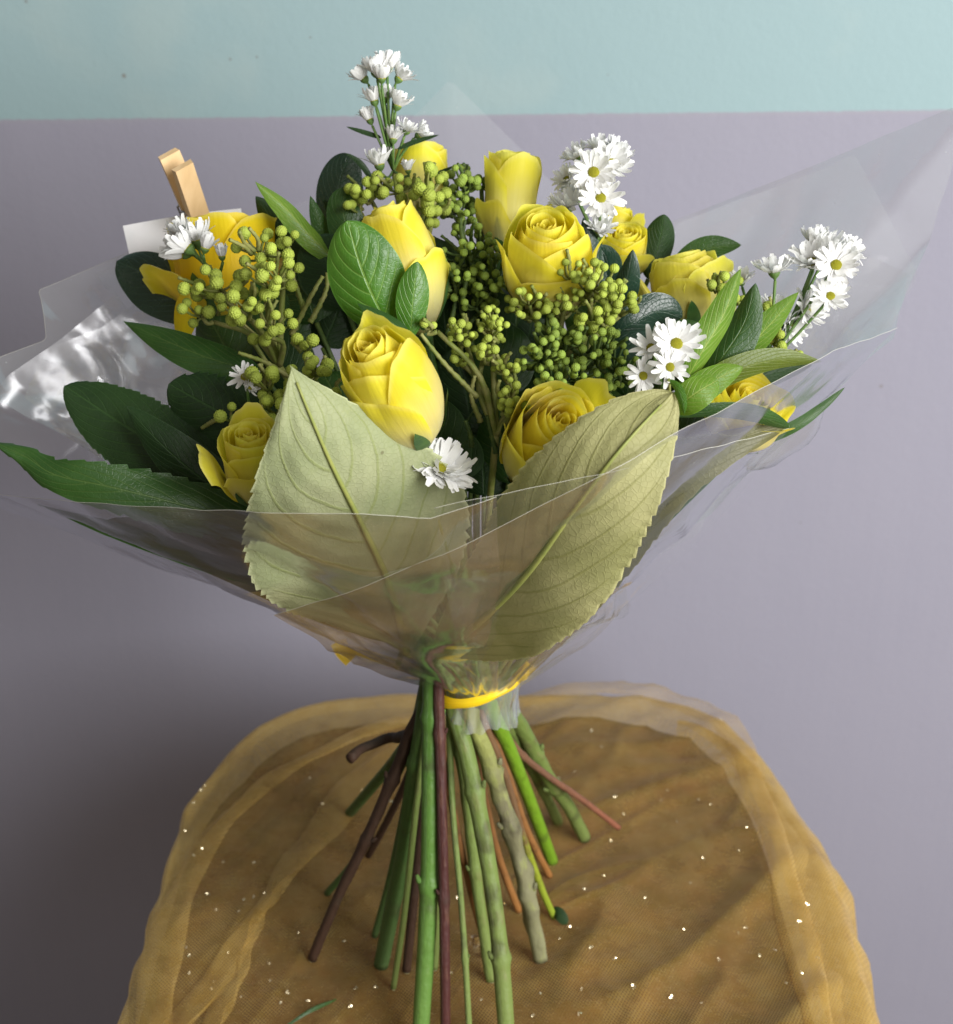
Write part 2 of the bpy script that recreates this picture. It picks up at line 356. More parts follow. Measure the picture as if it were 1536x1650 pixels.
k = NT('gold_tulle'); vec = k.obj()
def threads(rot, per):
    mp = k.n('Mapping', {0: vec, 2: (0, 0, rot)}).outputs[0]
    x = k.n('SeparateXYZ', {0: mp}).outputs[0]
    return k.math('MULTIPLY', k.math('PINGPONG', x, per/2), 2/per)
t1 = threads(.5, .0017); t2 = threads(-.75, .0017)
weave = k.math('MAXIMUM', k.smooth(t1, .45, .8), k.smooth(t2, .45, .8))
den = k.noise(16, 4, vec); den2 = k.noise(70, 3, vec)
face = k.n('LayerWeight', {'Blend': .5}).outputs['Facing']
al = k.math('ADD', k.math('ADD', k.math('ADD', .20, k.math('MULTIPLY', k.smooth(k.uv()[1], .84, .90), .19)), k.math('MULTIPLY', weave, .22)), k.math('ADD', k.math('MULTIPLY', k.math('SUBTRACT', den, .5), .35), k.math('MULTIPLY', k.math('POWER', face, 3.0), .5)), clamp=True)
col = k.mix(k.smooth(den2, .3, .7), (.62, .41, .085), (.71, .50, .14))
gr = k.noise(1.0, 5, k.n('Mapping', {0: vec, 2: (0, 0, .6), 3: (260, 900, 300)}).outputs[0], .7)
col = k.mix(k.math('MULTIPLY', k.smooth(gr, .48, .66), .45), col, (.86, .68, .32)); col = k.mix(k.math('MULTIPLY', k.smooth(k.noise(38, 5, vec, .65), .52, .72), .5), col, (.36, .21, .05))
sh = k.mixs(.5, k.principled(col, .4, None, .5, **{'Sheen Weight': .3}), k.n('BsdfTranslucent', {'Color': col}).outputs[0])
M['tulle'] = k.done(k.mixs(al, k.n('BsdfTransparent').outputs[0], sh))

def lerpk(x, ks):
    xs, ys = zip(*ks); return float(np.interp(x, xs, ys))
def smoothk(th, ks):
    return sum(lerpk(((th+d) % (2*PI)), ks) for d in np.linspace(-.12, .12, 7))/7
# outward puff of the hanging tulle by angle (0 right, pi/2 back, pi left, 3pi/2 front)
PUFF = [(0, .045), (.35, .055), (.6, .040), (.8, .030), (1.0, .038), (1.3, .038), (1.6, .030), (1.9, .035), (2.3, .024), (2.6, .012), (3.0, .007), (PI, .006), (3.6, .008), (4.2, .015), (4.7, .02), (5.4, .03), (6.0, .04), (2*PI, .045)]
tulle = thing('tulle_drape', 'sheer gold tulle with glitter draped over the stool', 'fabric', (0, .011, .003))
rows = []; NA = 420
for g in np.linspace(0, 1, 74)[1:]:
    row = []
    for i in range(NA):
        th = 2*PI*i/NA; e = rrect(th); c = Vector((0, .011, 0)); p = c.lerp(e, g)
        row.append(Vector((p.x, p.y, topz(p.x, p.y))))
    rows.append(row)
prof = [(.12, .003), (.3, .004), (.5, .002), (.72, -.006), (.9, -.022), (1.0, -.05), (1.06, -.085), (1.12, -.13), (1.15, -.18), (1.2, -.24), (1.22, -.31), (1.25, -.38)]
for f, z in prof:
    row = []
    for i in range(NA):
        th = 2*PI*i/NA; pf = smoothk(th, PUFF); d = Vector((math.cos(th), math.sin(th), 0))
        hang = max(0, -z)
        fold = (nz((math.cos(th)*9, math.sin(th)*9, hang*1.5), 1, 5)*.007+abs(nz((math.cos(th)*26, math.sin(th)*26, hang*1.2), 1, 6))*.004*min(1, hang*14)+nz((math.cos(th)*70, math.sin(th)*70, hang*.8), 1, 16)*.002*min(1, hang*14))*min(1, f*1.1)
        p = rrect(th, pf*f+fold, 7.0-3.4*min(1, f*1.4)); p = p.lerp(rrect(th, pf*f+fold, 7.0), .35)
        zz = z*(1 if z < 0 else (1.4 if .7 < th < 2.6 else .5))+topz(p.x, p.y)*max(0, 1-f*1.2)+nz((p.x*18, p.y*18, z*6), 1, 7)*.0022
        row.append(Vector((p.x, p.y, zz)))
    rows.append(row)
mb = MB().grid([r for r in rows], closed=True)
b = len(mb.v); mb.v.append(Vector((0, .011, topz(0, .011)))); mb.uv.append((0, 0))
for i in range(NA): mb.f.append((b, i, (i+1) % NA))
build(mb, 'cloth', M['tulle'], tulle)
def fold_strip(pix, wid, lift=.004):
    pts = curve([onz(x, y, .006) for x, y in pix], 60); rows = []
    for i, p in enumerate(pts):
        t = (pts[min(i+1, 60)]-pts[max(i-1, 0)]).normalized(); s = Vector((t.y, -t.x, 0)).normalized(); row = []
        for j in range(11):
            u = j/10; ww = lerpk(i/60, wid)*mpp(p)
            q = p+s*(u-.5)*ww+s*nz((i*.12, u*2, 0), 1, 8)*.006
            row.append(Vector((q.x, q.y, topz(q.x, q.y)+lift*.35*math.sin(PI*u)**.5+.0006)))
        rows.append(row)
    build(MB().grid(rows, [[(.5, .5)]*11]*61), 'fold', M['tulle'], tulle)
fold_strip([(668, 1175), (590, 1250), (520, 1335), (450, 1420), (400, 1500), (350, 1580), (280, 1660)], [(0, 14), (.25, 70), (.5, 52), (.62, 24), (.8, 34), (1, 60)])
fold_strip([(690, 1150), (560, 1190), (430, 1260), (340, 1350), (290, 1450), (262, 1560), (250, 1660)], [(0, 30), (.3, 26), (.6, 40), (1, 70)], .006)
fold_strip([(480, 1400), (420, 1480), (370, 1600), (330, 1680)], [(0, 8), (.5, 22), (1, 34)])
fold_strip([(840, 1130), (950, 1112), (1080, 1130), (1165, 1165), (1215, 1260), (1260, 1400), (1300, 1540), (1330, 1680)], [(0, 30), (.3, 52), (.6, 40), (1, 60)], .008)
# second layer of cloth hanging in gathers on the right side
rows = []
for j in range(22):
    f = j/21; row = []
    for i in range(120):
        th = -1.15+2.15*i/119; pf = smoothk(th, PUFF)+.006*math.sin(PI*i/119); d = math.sin(PI*i/119)**.5
        z = .004+.004*math.sin(f*PI*.9)-max(0, f-.25)**1.3*.44
        p = rrect(th, pf*min(1, f*2.2)*.94*d+nz((math.cos(th)*18, math.sin(th)*18, f*2), 1, 33)*.008*f, 5.0)
        row.append(Vector((p.x, p.y, z+nz((p.x*14, p.y*14, z*4), 1, 35)*.002)))
    rows.append(row)
build(MB().grid(rows, [[(.5, .95)]*120]*22), 'gathered_layer', M['tulle'], tulle)
# glitter specks
k = NT('glitter'); M['glitter'] = k.done(k.principled((1, .88, .6), .25, Metallic=.9))
mb = MB(); gp = [(280, 1247), (300, 1357), (314, 1395), (350, 1470), (385, 1475), (410, 1450), (480, 1507), (555, 1545-30), (500, 1255), (583, 1276), (435, 1550), (465, 1600), (388, 1605), (300, 1530), (345, 1580), (427, 1445), (565, 1625), (325, 1287), (410, 1392), (370, 1535), (970, 1212), (1160, 1180), (1075, 1277), (1065, 1292), (973, 1415), (1200, 1352), (1040, 1448), (990, 1552), (1158, 1548), (1224, 1538), (1247, 1548), (1350, 1358), (1388, 1375), (1348, 1532), (1356, 1545), (872, 1604), (900, 1258), (953, 1186), (1052, 1258), (1100, 1500), (1020, 1600), (1130, 1620), (1290, 1590), (516, 1171), (575, 1310), (640, 1420), (690, 1600), (860, 1640), (740, 1480), (930, 1500)]
for _ in range(60): gp.append((rng.uniform(300, 1320), rng.uniform(1230, 1645)))
for (x, y) in gp:
    p = onz(x, y, .006)
    if abs(p.x) > .205 or p.y > .265: continue
    big = rng.uniform(.45, 1)
    if abs(p.x) > .19: p = p+Vector((0, 0, 0.004))
    for q in range(rng.integers(3, 6)):
        a = rng.uniform(0, 6.28); c = p+Vector((math.cos(a), math.sin(a), 0))*.0010*big
        c.z = topz(c.x, c.y)+.0012+rng.uniform(0, .0006)+(.008 if (abs(p.x) > .17 or p.y > .23) else 0)
        n = Vector((rng.normal(.35, .5), rng.normal(-.55, .5), 1)).normalized(); e1 = n.orthogonal().normalized(); e2 = n.cross(e1); s = .00055*big
        bi = len(mb.v)
        for j in range(6): mb.v.append(c+(e1*math.cos(j*PI/3)+e2*math.sin(j*PI/3))*s); mb.uv.append((0, 0))
        mb.f.append(tuple(range(bi, bi+6)))
o = build(mb, 'glitter', M['glitter'], tulle, smooth=False); o['kind'] = 'stuff'

# ------------------------------------------------------------------ leaves
def leaf_mb(mid, W, roll=0.0, a=.62, b=.85, cup=.25, wave=.04, teeth=0, nu=12, nv=44, vein=0.0, nvein=8, slope=.42, Wl=None, wl_seed=0.0, tdepth=.05):
    pts = curve([at(*m) for m in mid], nv); C0 = CAM; rows = []; uvs = []
    tm = a/(a+b); pk = tm**a*(1-tm)**b
    for i, p in enumerate(pts):
        t = i/nv; T = (pts[min(i+1, nv)]-pts[max(i-1, 0)]).normalized(); V = (C0-p).normalized()
        S = T.cross(V).normalized(); Nn = S.cross(T).normalized()
        rq = Quaternion(T, roll); S = rq @ S; Nn = rq @ Nn
        wbase = (max(t, 0)**a*max(1-t, 0)**b)/pk*mpp(p)
        row = []; uvr = []
        for j in range(nu+1):
            u = -1+2*j/nu; au = abs(u); ww = (W if u > 0 else (Wl or W))*wbase
            e = 1.0
            if teeth and au > .8:
                tt = t*teeth+.5*nz((t*5, wl_seed, u), 1, 2); e = 1-tdepth*(tt % 1.0)*(au-.8)/.2*(1+1.3*nz((int(tt)*.77, wl_seed, u), 1, 4))
            z = -cup*ww*au**1.5 + wave*W*mpp(p)*math.sin(t*9+u*2+wl_seed)*au + nz((t*6, u*2, wl_seed), 1.3, 3)*wave*W*mpp(p)*.7*au
            if vein:
                s_ = (t-au**1.35*slope)*nvein+(.45 if u > 0 else 0); fr = abs((s_ % 1.0)-.5)*2
                z += vein*min(ww, W*mpp(p))*((1-fr)**2)*(1-au**4)*min(1, au*5)
            row.append(p+S*u*ww*e+Nn*z); uvr.append((.5+.5*u, t))
        rows.append(row); uvs.append(uvr)
    return MB().grid(rows, uvs), pts
def to_tie(p, j=0):
    r = random.Random(int(abs(p.x*9000)+abs(p.z*7000))+j); a = r.uniform(0, 6.28); rr = .012*math.sqrt(r.random())
    e = TIE+Vector((math.cos(a)*rr, math.sin(a)*rr, -.012)); m = p.lerp(e, .55)+Vector((0, 0, -.015 if (p-e).xy.length > .1 else 0))
    m = p.lerp(e, .5)+Vector((0, 0, .004))
    return [p, m, e]
def stalk(p, parent, mat, r=.0011, name='stalk', r2=None):
    pts = curve(to_tie(p), 10)
    return build(MB().tube(pts, [r+( (r2 or r)-r)*i/10 for i in range(11)], 7), name, mat, parent)
def leaf(name, label, mid, W, mat, group=None, **kw):
    mb, pts = leaf_mb(mid, W, **kw)
    t = thing(name, label, 'leaf', pts[0], group)
    build(mb, 'blade', M[mat], t); stalk(pts[0], t, M['twig_dark'], .0012)
    return t
def sprig(name, label, leaves, mat, base, group=None, **kw):
    t = thing(name, label, 'leaf sprig', at(*base), group)
    for L in leaves:
        d = dict(kw); d.update(L[3] if len(L) > 3 else {}); mt = d.pop('mat', mat)
        mb, pts = leaf_mb(L[0], L[1], roll=L[2], **d); build(mb, 'leaf', M[mt], t)
        build(MB().tube(curve([pts[0], pts[0].lerp(at(*base), .5)+Vector((0, 0, -.002)), at(*base)], 6), .0008, 6), 'twig', M['twig'], t)
    stalk(at(*base), t, M['twig'], .0014)
    return t
# two large undersides in front
def big_leaf(label, mid, W, mat, seed, **kw):
    mb, pts = leaf_mb(mid, W, nu=40, nv=150, teeth=34, tdepth=.045, vein=.022, nvein=8, wl_seed=seed, **kw)
    t = thing('broad_leaf', label, 'leaf', pts[0], 'broad leaves showing their undersides')
    build(mb, 'blade', M[mat], t)
    off = [(CAM-p).normalized()*.0006 for p in pts]
    build(MB().tube([p+o for p, o in zip(pts[:-4:5], off[:-4:5])], [.0021-.0017*i/30 for i in range(len(pts[:-4:5]))], 8), 'midrib', M['midrib'], t)
    stalk(pts[0], t, M['midrib'], .0021)
    return t
M['midrib'] = simple('leaf_midrib', (.28, .30, .08), (.23, .27, .07), 100, .5, .1)
big_leaf('broad pale olive leaf underside pointing up left beside the small open rose',
    [(655, 1052, -.05), (628, 945, -.080), (585, 850, -.106), (535, 750, -.126), (492, 650, -.133), (468, 590, -.133)], 178, 'under', 1.0, a=1.0, b=1.08, cup=.24, wave=.075, slope=.36, Wl=200, roll=.03)
big_leaf('broad olive leaf underside leaning right with a curled right edge, under the white daisies',
    [(700, 1060, -.05), (775, 1000, -.09), (850, 925, -.12), (930, 815, -.138), (1005, 718, -.138), (1085, 632, -.122)], 126, 'under2', 2.3, a=.95, b=.62, cup=.26, wave=.08, slope=.36, Wl=118, roll=-.1)
# olive undersides lying low inside the film
leaf('broad_leaf', 'long dark leaf under the film at far left, above the lower edge of the wrap',
    [(600, 1010, -.04), (450, 940, -.06), (300, 890, -.06), (170, 846, -.055), (60, 812, -.045)], 24, 'mid', 'broad leaves showing their undersides', roll=.7, a=.5, b=.8, nu=16, nv=80, teeth=14, wave=.14)
leaf('broad_leaf', 'olive leaf under the film at right, below the half hidden rose',
    [(850, 1030, -.03), (960, 890, -.06), (1070, 780, -.075), (1170, 718, -.075), (1268, 686, -.065)], 62, 'olive_dark', 'broad leaves showing their undersides', roll=-.3, a=.5, b=.8, nu=16, nv=80, teeth=20, wave=.1)
leaf('dark_leaf', 'dark leaf under the film between the broad right leaf and the edge of the wrap', [(880, 970, -.045), (980, 868, -.06), (1075, 785, -.066), (1190, 712, -.06)], 50, 'dark', roll=.0, a=.5, b=.6)
leaf('dark_leaf', 'thin dark leaf tip lying along the wrap edge right of the half hidden rose', [(1190, 725, -.04), (1275, 690, -.04), (1325, 656, -.035), (1362, 624, -.03)], 10, 'mid', roll=.2, a=.4, b=.7)
leaf('broad_leaf', 'dull olive leaf under the film at lower left, beside the broad pale leaf', [(610, 1015, -.03), (480, 945, -.05), (340, 885, -.055), (170, 838, -.05)], 40, 'olive_dark', 'broad leaves showing their undersides', roll=.2, a=.5, b=.6)
# left side
leaf('serrated_leaf', 'large dark serrated leaf pointing up left in front of the crinkled film', [(400, 800, -.06), (300, 745, -.055), (200, 685, -.045), (104, 621, -.035)], 68, 'dark', 'dark leaves on the left', teeth=26, nv=120, a=.6, b=.62, cup=.15, roll=.1)
leaf('serrated_leaf', 'narrow black green leaf lying over the large serrated one', [(420, 830, -.075), (330, 775, -.07), (260, 715, -.066), (204, 654, -.058)], 42, 'dark', 'dark leaves on the left', cup=.3, roll=-.3)
leaf('serrated_leaf', 'lowest dark leaf, long and wavy, reaching the left picture edge', [(430, 850, -.08), (300, 815, -.085), (180, 785, -.088), (90, 765, -.085), (40, 735, -.08), (-12, 712, -.078)], 46, 'mid', 'dark leaves on the left', teeth=14, nv=100, a=.35, b=.75, wave=.16, cup=.2, tdepth=.12)
leaf('serrated_leaf', 'dark jagged leaf between the long pointed leaf and the small open rose', [(430, 720, -.05), (380, 680, -.045), (320, 645, -.04), (272, 618, -.035)], 62, 'dark', 'dark leaves on the left', teeth=12, nv=90, tdepth=.14, a=.4, b=.5)
leaf('pointed_leaf', 'long pointed green leaf with pale veins reaching left below the golden rose', [(420, 600, -.03), (340, 578, -.026), (270, 550, -.02), (198, 517, -.01)], 30, 'mid', cup=.3, roll=.2, b=1.0)
leaf('glossy_leaf', 'blue green glossy leaf behind the golden rose at far left', [(330, 520, .03), (290, 480, .04), (240, 445, .05), (188, 420, .055)], 52, 'bluegreen', b=.55, roll=.3)
sprig('leaf_sprig', 'upright sprig of dark leaves with one lime edged leaf, right of the golden rose', [
    ([(548, 425, .02), (500, 380, .02), (460, 335, .02), (411, 292, .02)], 20, .5, {'mat': 'lime', 'cup': .5}),
    ([(535, 430, .03), (490, 400, .032), (450, 365, .034), (412, 316, .035)], 32, -.2, {}),
    ([(540, 440, .04), (530, 400, .04), (515, 360, .04), (500, 315, .04)], 16, .3, {'mat': 'mid'}),
    ([(545, 440, .04), (550, 400, .04), (545, 360, .045), (520, 320, .05)], 18, -.4, {})], 'dark', (545, 460, .02))
leaf('glossy_leaf', 'blue green glossy leaf standing up behind the white flower spike', [(555, 380, .06), (545, 335, .065), (548, 290, .068), (565, 248, .07)], 40, 'bluegreen', a=.5, b=.5, roll=-.3)
leaf('glossy_leaf', 'dark green leaf standing just under the back berry cluster, left of the tall rose bud', [(570, 420, .03), (560, 370, .035), (552, 330, .04), (560, 300, .045)], 30, 'mid', a=.5, b=.6)
leaf('broad_leaf', 'bright glossy green leaf standing in front of the cream rose', [(640, 545, -.05), (610, 495, -.055), (582, 430, -.055), (560, 355, -.05)], 62, 'bright', a=.75, b=.62, cup=.32, nu=24, nv=70, vein=.03, nvein=7, roll=-.15)
leaf('pointed_leaf', 'smaller bright green pointed leaf, right of the glossy one and below the cream rose', [(662, 545, -.06), (664, 505, -.06), (668, 465, -.058), (673, 421, -.055)], 27, 'bright', a=.7, b=.7, cup=.35, roll=.15)
leaf('pointed_leaf', 'dull green leaf seen edge on, just above the large tilted rose', [(672, 560, -.065), (645, 530, -.068), (610, 508, -.068), (576, 488, -.065)], 17, 'mid', cup=.4, roll=.6)
# right side
leaf('pointed_leaf', 'dark upright pointed leaf behind the small roses at right', [(1045, 450, .055), (1055, 415, .058), (1065, 380, .06), (1070, 345, .06)], 27, 'dark', a=.7, b=.7, cup=.4, roll=.2)
leaf('pointed_leaf', 'dark leaf pointing right behind the lemon rose', [(1085, 450, .05), (1110, 420, .05), (1145, 400, .05), (1195, 395, .05)], 22, 'mid', cup=.3, a=.6, b=.8, roll=.2)
leaf('pointed_leaf', 'dark leaf with a sharp tip between the front rose and the lemon rose', [(985, 510, -.0), (1000, 480, -.0), (1012, 445, .0), (1020, 402, .002)], 22, 'bluegreen', cup=.4, roll=-.3)
leaf('glossy_leaf', 'dark glossy curved leaf just left of the lemon rose base', [(985, 545, -.02), (1020, 520, -.02), (1060, 502, -.015), (1100, 512, -.01)], 30, 'bluegreen', cup=.4, a=.5, b=.5, roll=.3)
leaf('glossy_leaf', 'dark leaf fragment tucked under the white daisies beside the berries', [(960, 580, -.03), (1000, 560, -.035), (1040, 550, -.035), (1090, 545, -.03)], 24, 'bluegreen', cup=.2, roll=-.4)
leaf('glossy_leaf', 'dark leaf standing upright right behind the front rose', [(975, 460, .03), (960, 425, .03), (950, 390, .03), (940, 350, .03)], 18, 'bluegreen', roll=.3)
leaf('glossy_leaf', 'dark leaf tip just below the small twin roses', [(975, 455, .035), (980, 430, .035), (975, 410, .035), (962, 395, .035)], 22, 'bluegreen', roll=-.3)
sprig('leaf_sprig', 'light green leafy sprig fanning out right of the white daisies', [
    ([(1100, 625, -.075), (1130, 570, -.075), (1165, 510, -.07), (1195, 432, -.065)], 27, .5, {'cup': .55}),
    ([(1120, 630, -.055), (1165, 575, -.055), (1200, 520, -.05), (1218, 456, -.045)], 34, -.2, {'mat': 'mid2', 'cup': .4}),
    ([(1130, 630, -.04), (1180, 585, -.04), (1230, 535, -.038), (1288, 470, -.035)], 27, .4, {'cup': .3}),
    ([(1110, 640, -.06), (1180, 600, -.06), (1250, 580, -.055), (1326, 583, -.05)], 23, .4, {'mat': 'olive', 'cup': .3, 'a': .5}),
    ([(1090, 655, -.075), (1125, 630, -.08), (1160, 608, -.078), (1198, 592, -.075)], 26, .1, {'cup': .3, 'a': .5, 'b': .7}),
    ([(1082, 660, -.09), (1105, 645, -.095), (1130, 628, -.095), (1158, 612, -.09)], 27, -.1, {'a': .5, 'b': .5, 'cup': .2, 'mat': 'lime'}),
    ([(1078, 612, -.10), (1092, 625, -.103), (1100, 645, -.105), (1103, 668, -.105)], 8, .4, {'mat': 'bright'})], 'lime', (1080, 668, -.07)) if M.setdefault('mid2', M['mid']) else 0
leaf('dark_leaf', 'dark leaf in shadow under the light green sprig', [(1090, 660, .0), (1170, 630, .0), (1240, 605, .005), (1310, 588, .01)], 26, 'dark', roll=.2)
leaf('dark_leaf', 'long dark leaf crossing in front of the half hidden rose at right', [(1085, 670, -.085), (1150, 662, -.085), (1215, 668, -.08), (1272, 690, -.07)], 16, 'mid', roll=.5, b=.5)
# deep filler
fill = [(510, 520, 460, 430), (470, 640, 420, 540), (560, 700, 520, 600), (600, 560, 540, 470), (760, 720, 730, 560), (820, 780, 800, 660), (700, 800, 690, 640), (880, 720, 860, 560), (960, 700, 960, 560), (1010, 640, 1020, 540), (460, 760, 330, 700), (420, 830, 250, 790), (760, 560, 730, 430), (850, 560, 850, 450), (940, 560, 960, 460), (640, 660, 600, 540), (560, 500, 500, 380), (1080, 600, 1130, 520), (520, 800, 470, 690), (780, 800, 760, 700), (900, 800, 930, 720), (380, 620, 330, 500), (690, 500, 700, 380), (1060, 700, 1160, 690), (740, 780, 700, 720), (840, 800, 800, 730), (620, 780, 560, 680), (480, 820, 390, 750), (440, 700, 380, 600), (820, 640, 780, 520), (920, 650, 900, 540), (600, 560, 640, 470), (640, 600, 700, 500), (700, 640, 740, 500), (720, 600, 700, 430), (760, 560, 770, 400), (830, 560, 820, 420), (1040, 640, 1060, 500), (980, 600, 1000, 470), (470, 560, 500, 440), (520, 560, 560, 420), (420, 560, 470, 450), (1120, 660, 1180, 540), (600, 720, 640, 600), (740, 700, 780, 600)]
for i, (x0, y0, x1, y1) in enumerate(fill):
    Y = .015 if y1 < 520 else (-.005 if y1 < 620 else -.03)
    leaf('filler_leaf', 'green leaf deep inside the bouquet between the flower stems', [(x0, y0, Y-.005), ((x0+x1)/2+8, (y0+y1)/2, Y), (x1, y1, Y+.01)], 56, ('mid', 'dark', 'mid')[i % 3], 'leaves deep inside the bouquet', a=.5, b=.5, nu=8, nv=20, roll=random.uniform(-.4, .4))
# fallen blade on the cloth
p0, p1, p2 = onz(455, 1656, .008), onz(497, 1628, .012), onz(542, 1609, .010)
pts = curve([p0, p1, p2], 20); rows = []
for i, p in enumerate(pts):
    ww = .0024*math.sin(PI*(.12+.88*i/20))**.6+.0002; rows.append([p+Vector((.5, .8, .3)).normalized()*ww*u+Vector((0, 0, -.001*abs(u))) for u in (-1, -.5, 0, .5, 1)])
tag(build(MB().grid(rows), 'fallen_leaf', M['mid'], None, True, p0), 'loose slender leaf fallen on the gold tulle at the bottom edge', 'leaf')

# ------------------------------------------------------------------ roses
def fprof(v, top):
    return float(np.interp(v, [0, .06, .18, .38, .6, .8, .92, 1], [.16, .42, .74, .98, 1.0, .5*(1+top)+.06, top+.02, top]))
FP = {}
def rose_petal(R, L, ang, half, top, lip, hi, seed, v0=0.0, round_=.30, ruff=.03, n=14, m=18, spir=.10, notch=0.0, lean=0.0):
    rows = []; uvs = []
    key = top
    for i in range(m+1):
        v = i/m; row = []; uvr = []
        for j in range(n+1):
            u = -1+2*j/n
            vv = v0+(1-v0)*v
            edge = 1-round_*abs(u)**2.6
            z = L*(v0+(hi-v0)*v*edge)
            zz = min(z/L, 1.0)
            f = np.mean([fprof(min(max(zz+d, 0), 1), top) for d in (-.06, -.03, 0, .03, .06)])
            r = R*f*(1+spir*u*.5)
            nn = nz((u*1.6, v*1.2, seed), 1, seed)
            r += R*nn*.05*v
            t = max(0, (v-.66)/.34)
            bl = lip*t**2*(1-.35*abs(u)**2)
            r += R*bl*.85; z -= L*bl*.16*t
            rr = ruff*t*(math.sin(u*6+seed*5)+math.sin(u*13+seed*3)*.5+nn*2)
            z += L*rr*.5; r += R*rr*.9
            r += R*lean*v**1.6; z -= L*lean*.25*v**2
            half_v = half*(.45+.55*min(1, v*2.2+.1)) if v0 == 0 else half
            a = ang+u*half_v*(1-.10*v)
            row.append(Vector((r*math.cos(a), r*math.sin(a), z))); uvr.append((j/n, v0+(1-v0)*v))
        rows.append(row); uvs.append(uvr)
    return MB().grid(rows, uvs)
def rose(label, base, tip, Rpx, mat='rose', spin=0.0, top=.74, open_=.5, seed=1, outer=4, extra=(), sepals=5, group='yellow roses in the bouquet', core=1.0, lipo=.35):
    """base, tip: (px, py, Y) of the calyx and of the top of the head"""
    B, T = at(*base), at(*tip); L = (T-B).length; R = Rpx*mpp(B.lerp(T, .5)); Z = (T-B).normalized()
    V = (CAM-B).normalized(); X = (V-Z*V.dot(Z)).normalized(); Yv = Z.cross(X)
    Mx = Matrix((X, Yv, Z)).transposed().to_4x4()   # local x faces the camera
    t = thing('rose', label, 'rose', B, group); r = random.Random(seed)
    def put(mb, name, m):
        for i, v in enumerate(mb.v): mb.v[i] = B+(Mx @ v)
        return build(mb, name, m, t)
    # inner spiral
    layers = [(.09, 1, .93), (.19, 2, .95), (.32, 2, .965), (.46, 2, .985), (.62, 2, .985), (.80, 3, .97)]
    a = spin
    for fr, cnt, hi in layers:
        for q in range(cnt):
            a += 2.4+r.uniform(-.2, .2)
            tp = top*(1.0-.12*(1-fr))
            put(rose_petal(R*fr*core, L, a, 1.9 if fr < .7 else 1.5, tp, open_*fr*.3, hi+r.uniform(-.012, .012), seed+a, v0=.32, ruff=.010, n=18, m=9, spir=.22, round_=.10), 'petal', M[mat])
    for q in range(outer):
        a = spin+q*2*PI/outer+r.uniform(-.2, .2)
        put(rose_petal(R*(.94+.06*(q % 2)), L, a, 1.4, top, open_*lipo*r.uniform(.6, 1.3), .95+r.uniform(-.05, .03), seed+q*1.7, ruff=.026, round_=.24, n=20), 'petal', M[mat])
    for e in extra:   # (angle, height, half span, lean, lip)
        put(rose_petal(R*1.04, L, e[0], e[2], top+.1, e[4], e[1], seed+e[0], ruff=.034, lean=e[3], round_=e[5] if len(e) > 5 else .30, n=20, m=20), 'petal', M[mat])
    for q in range(sepals):
        aa = spin+q*2*PI/sepals+.3; rows = []
        for i in range(11):
            v = i/10; z = L*(.0+.42*v); rr = R*fprof(.42*v, .8)*1.06+R*.10*v**3+.0005; hw = .30*math.sin(PI*(.10+.9*v))**.7*(1-v*.55)
            rows.append([Vector((rr*math.cos(aa+hw*u), rr*math.sin(aa+hw*u), z)) for u in (-1, -.4, .4, 1)])
        put(MB().grid(rows), 'sepal', M['sepal'])
    mb = MB(); mb.tube([Vector((0, 0, -L*.10)), Vector((0, 0, -L*.04)), Vector((0, 0, L*.02))], [R*.1, R*.2, R*.22], 10); put(mb, 'receptacle', M['sepal'])
    e = to_tie(B, seed); cpt = B - Z*(B-e[2]).length*.25
    build(MB().tube(curve([B-Z*L*.06, cpt*.5+(B.lerp(e[2], .4))*.5, e[2]], 14), .0022, 8), 'stem', M['s_green'], t)
    return t
M['sepal'] = simple('rose_sepal', (.03, .09, .02), (.06, .13, .03), 120, .45, .1)
F = 0.0   # local angle 0 faces the camera
rose('tall narrow rose with squared ruffled top at the back of the bouquet', (816, 420, .045), (827, 240, .055), 44, 'rose_lemon', .6, 1.0, .25, 3, 3, [(-.75, .62, .95, .22, .05), (.95, .66, .75, .32, .35), (2.6, .6, .9, .1, .1)])
rose('plain closed rose bud half hidden behind the white flower spike', (680, 370, .07), (678, 226, .08), 43, 'rose', 1.2, .95, .1, 5, 4)
rose('cream edged rose with one high golden petal behind the glossy green leaf', (684, 535, -.015), (618, 325, -.005), 62, 'rose', 3.5, .60, .35, 8, 3, [(-.7, .62, 1.05, .22, .2), (.75, .60, 1.0, .06, .06), (2.9, .96, 1.0, .06, .15)])
rose('plump rose with folded front petal standing over the berries at centre', (886, 500, -.005), (880, 352, -.03), 70, 'rose', 2.2, .70, .30, 11, 4, [(.1, .74, 1.1, .06, .12), (1.25, .9, .8, .12, .3), (-1.2, .86, .8, .05, .1)])
rose('largest rose, a long pale bud tilted to the upper left above the pale leaf', (682, 712, -.085), (584, 545, -.115), 71, 'rose', .9, .56, .4, 14, 4, [(-.75, .74, 1.1, .02, .02), (.75, .93, 1.2, .03, .05), (2.6, 1.0, 1.1, .05, .2)])
rose('round rose facing the viewer with a tight spiral centre between the two pale leaves', (850, 765, -.055), (915, 668, -.105), 68, 'rose', 1.9, .74, .55, 17, 4, [(2.6, 1.08, .8, .22, .3), (-.2, .84, 1.3, .02, .22), (-1.7, .92, .9, .02, .2), (1.5, .9, .9, .02, .2)])
rose('small open rose with pointed petals at the left edge of the pale leaf', (412, 812, -.09), (398, 690, -.10), 46, 'rose_lemon', .4, .95, .6, 20, 3, [(-1.5, .98, .6, .42, .3), (-.2, .80, .8, .22, .25), (1.2, 1.02, .7, .15, .2), (3.0, 1.1, .7, .15, .2)])
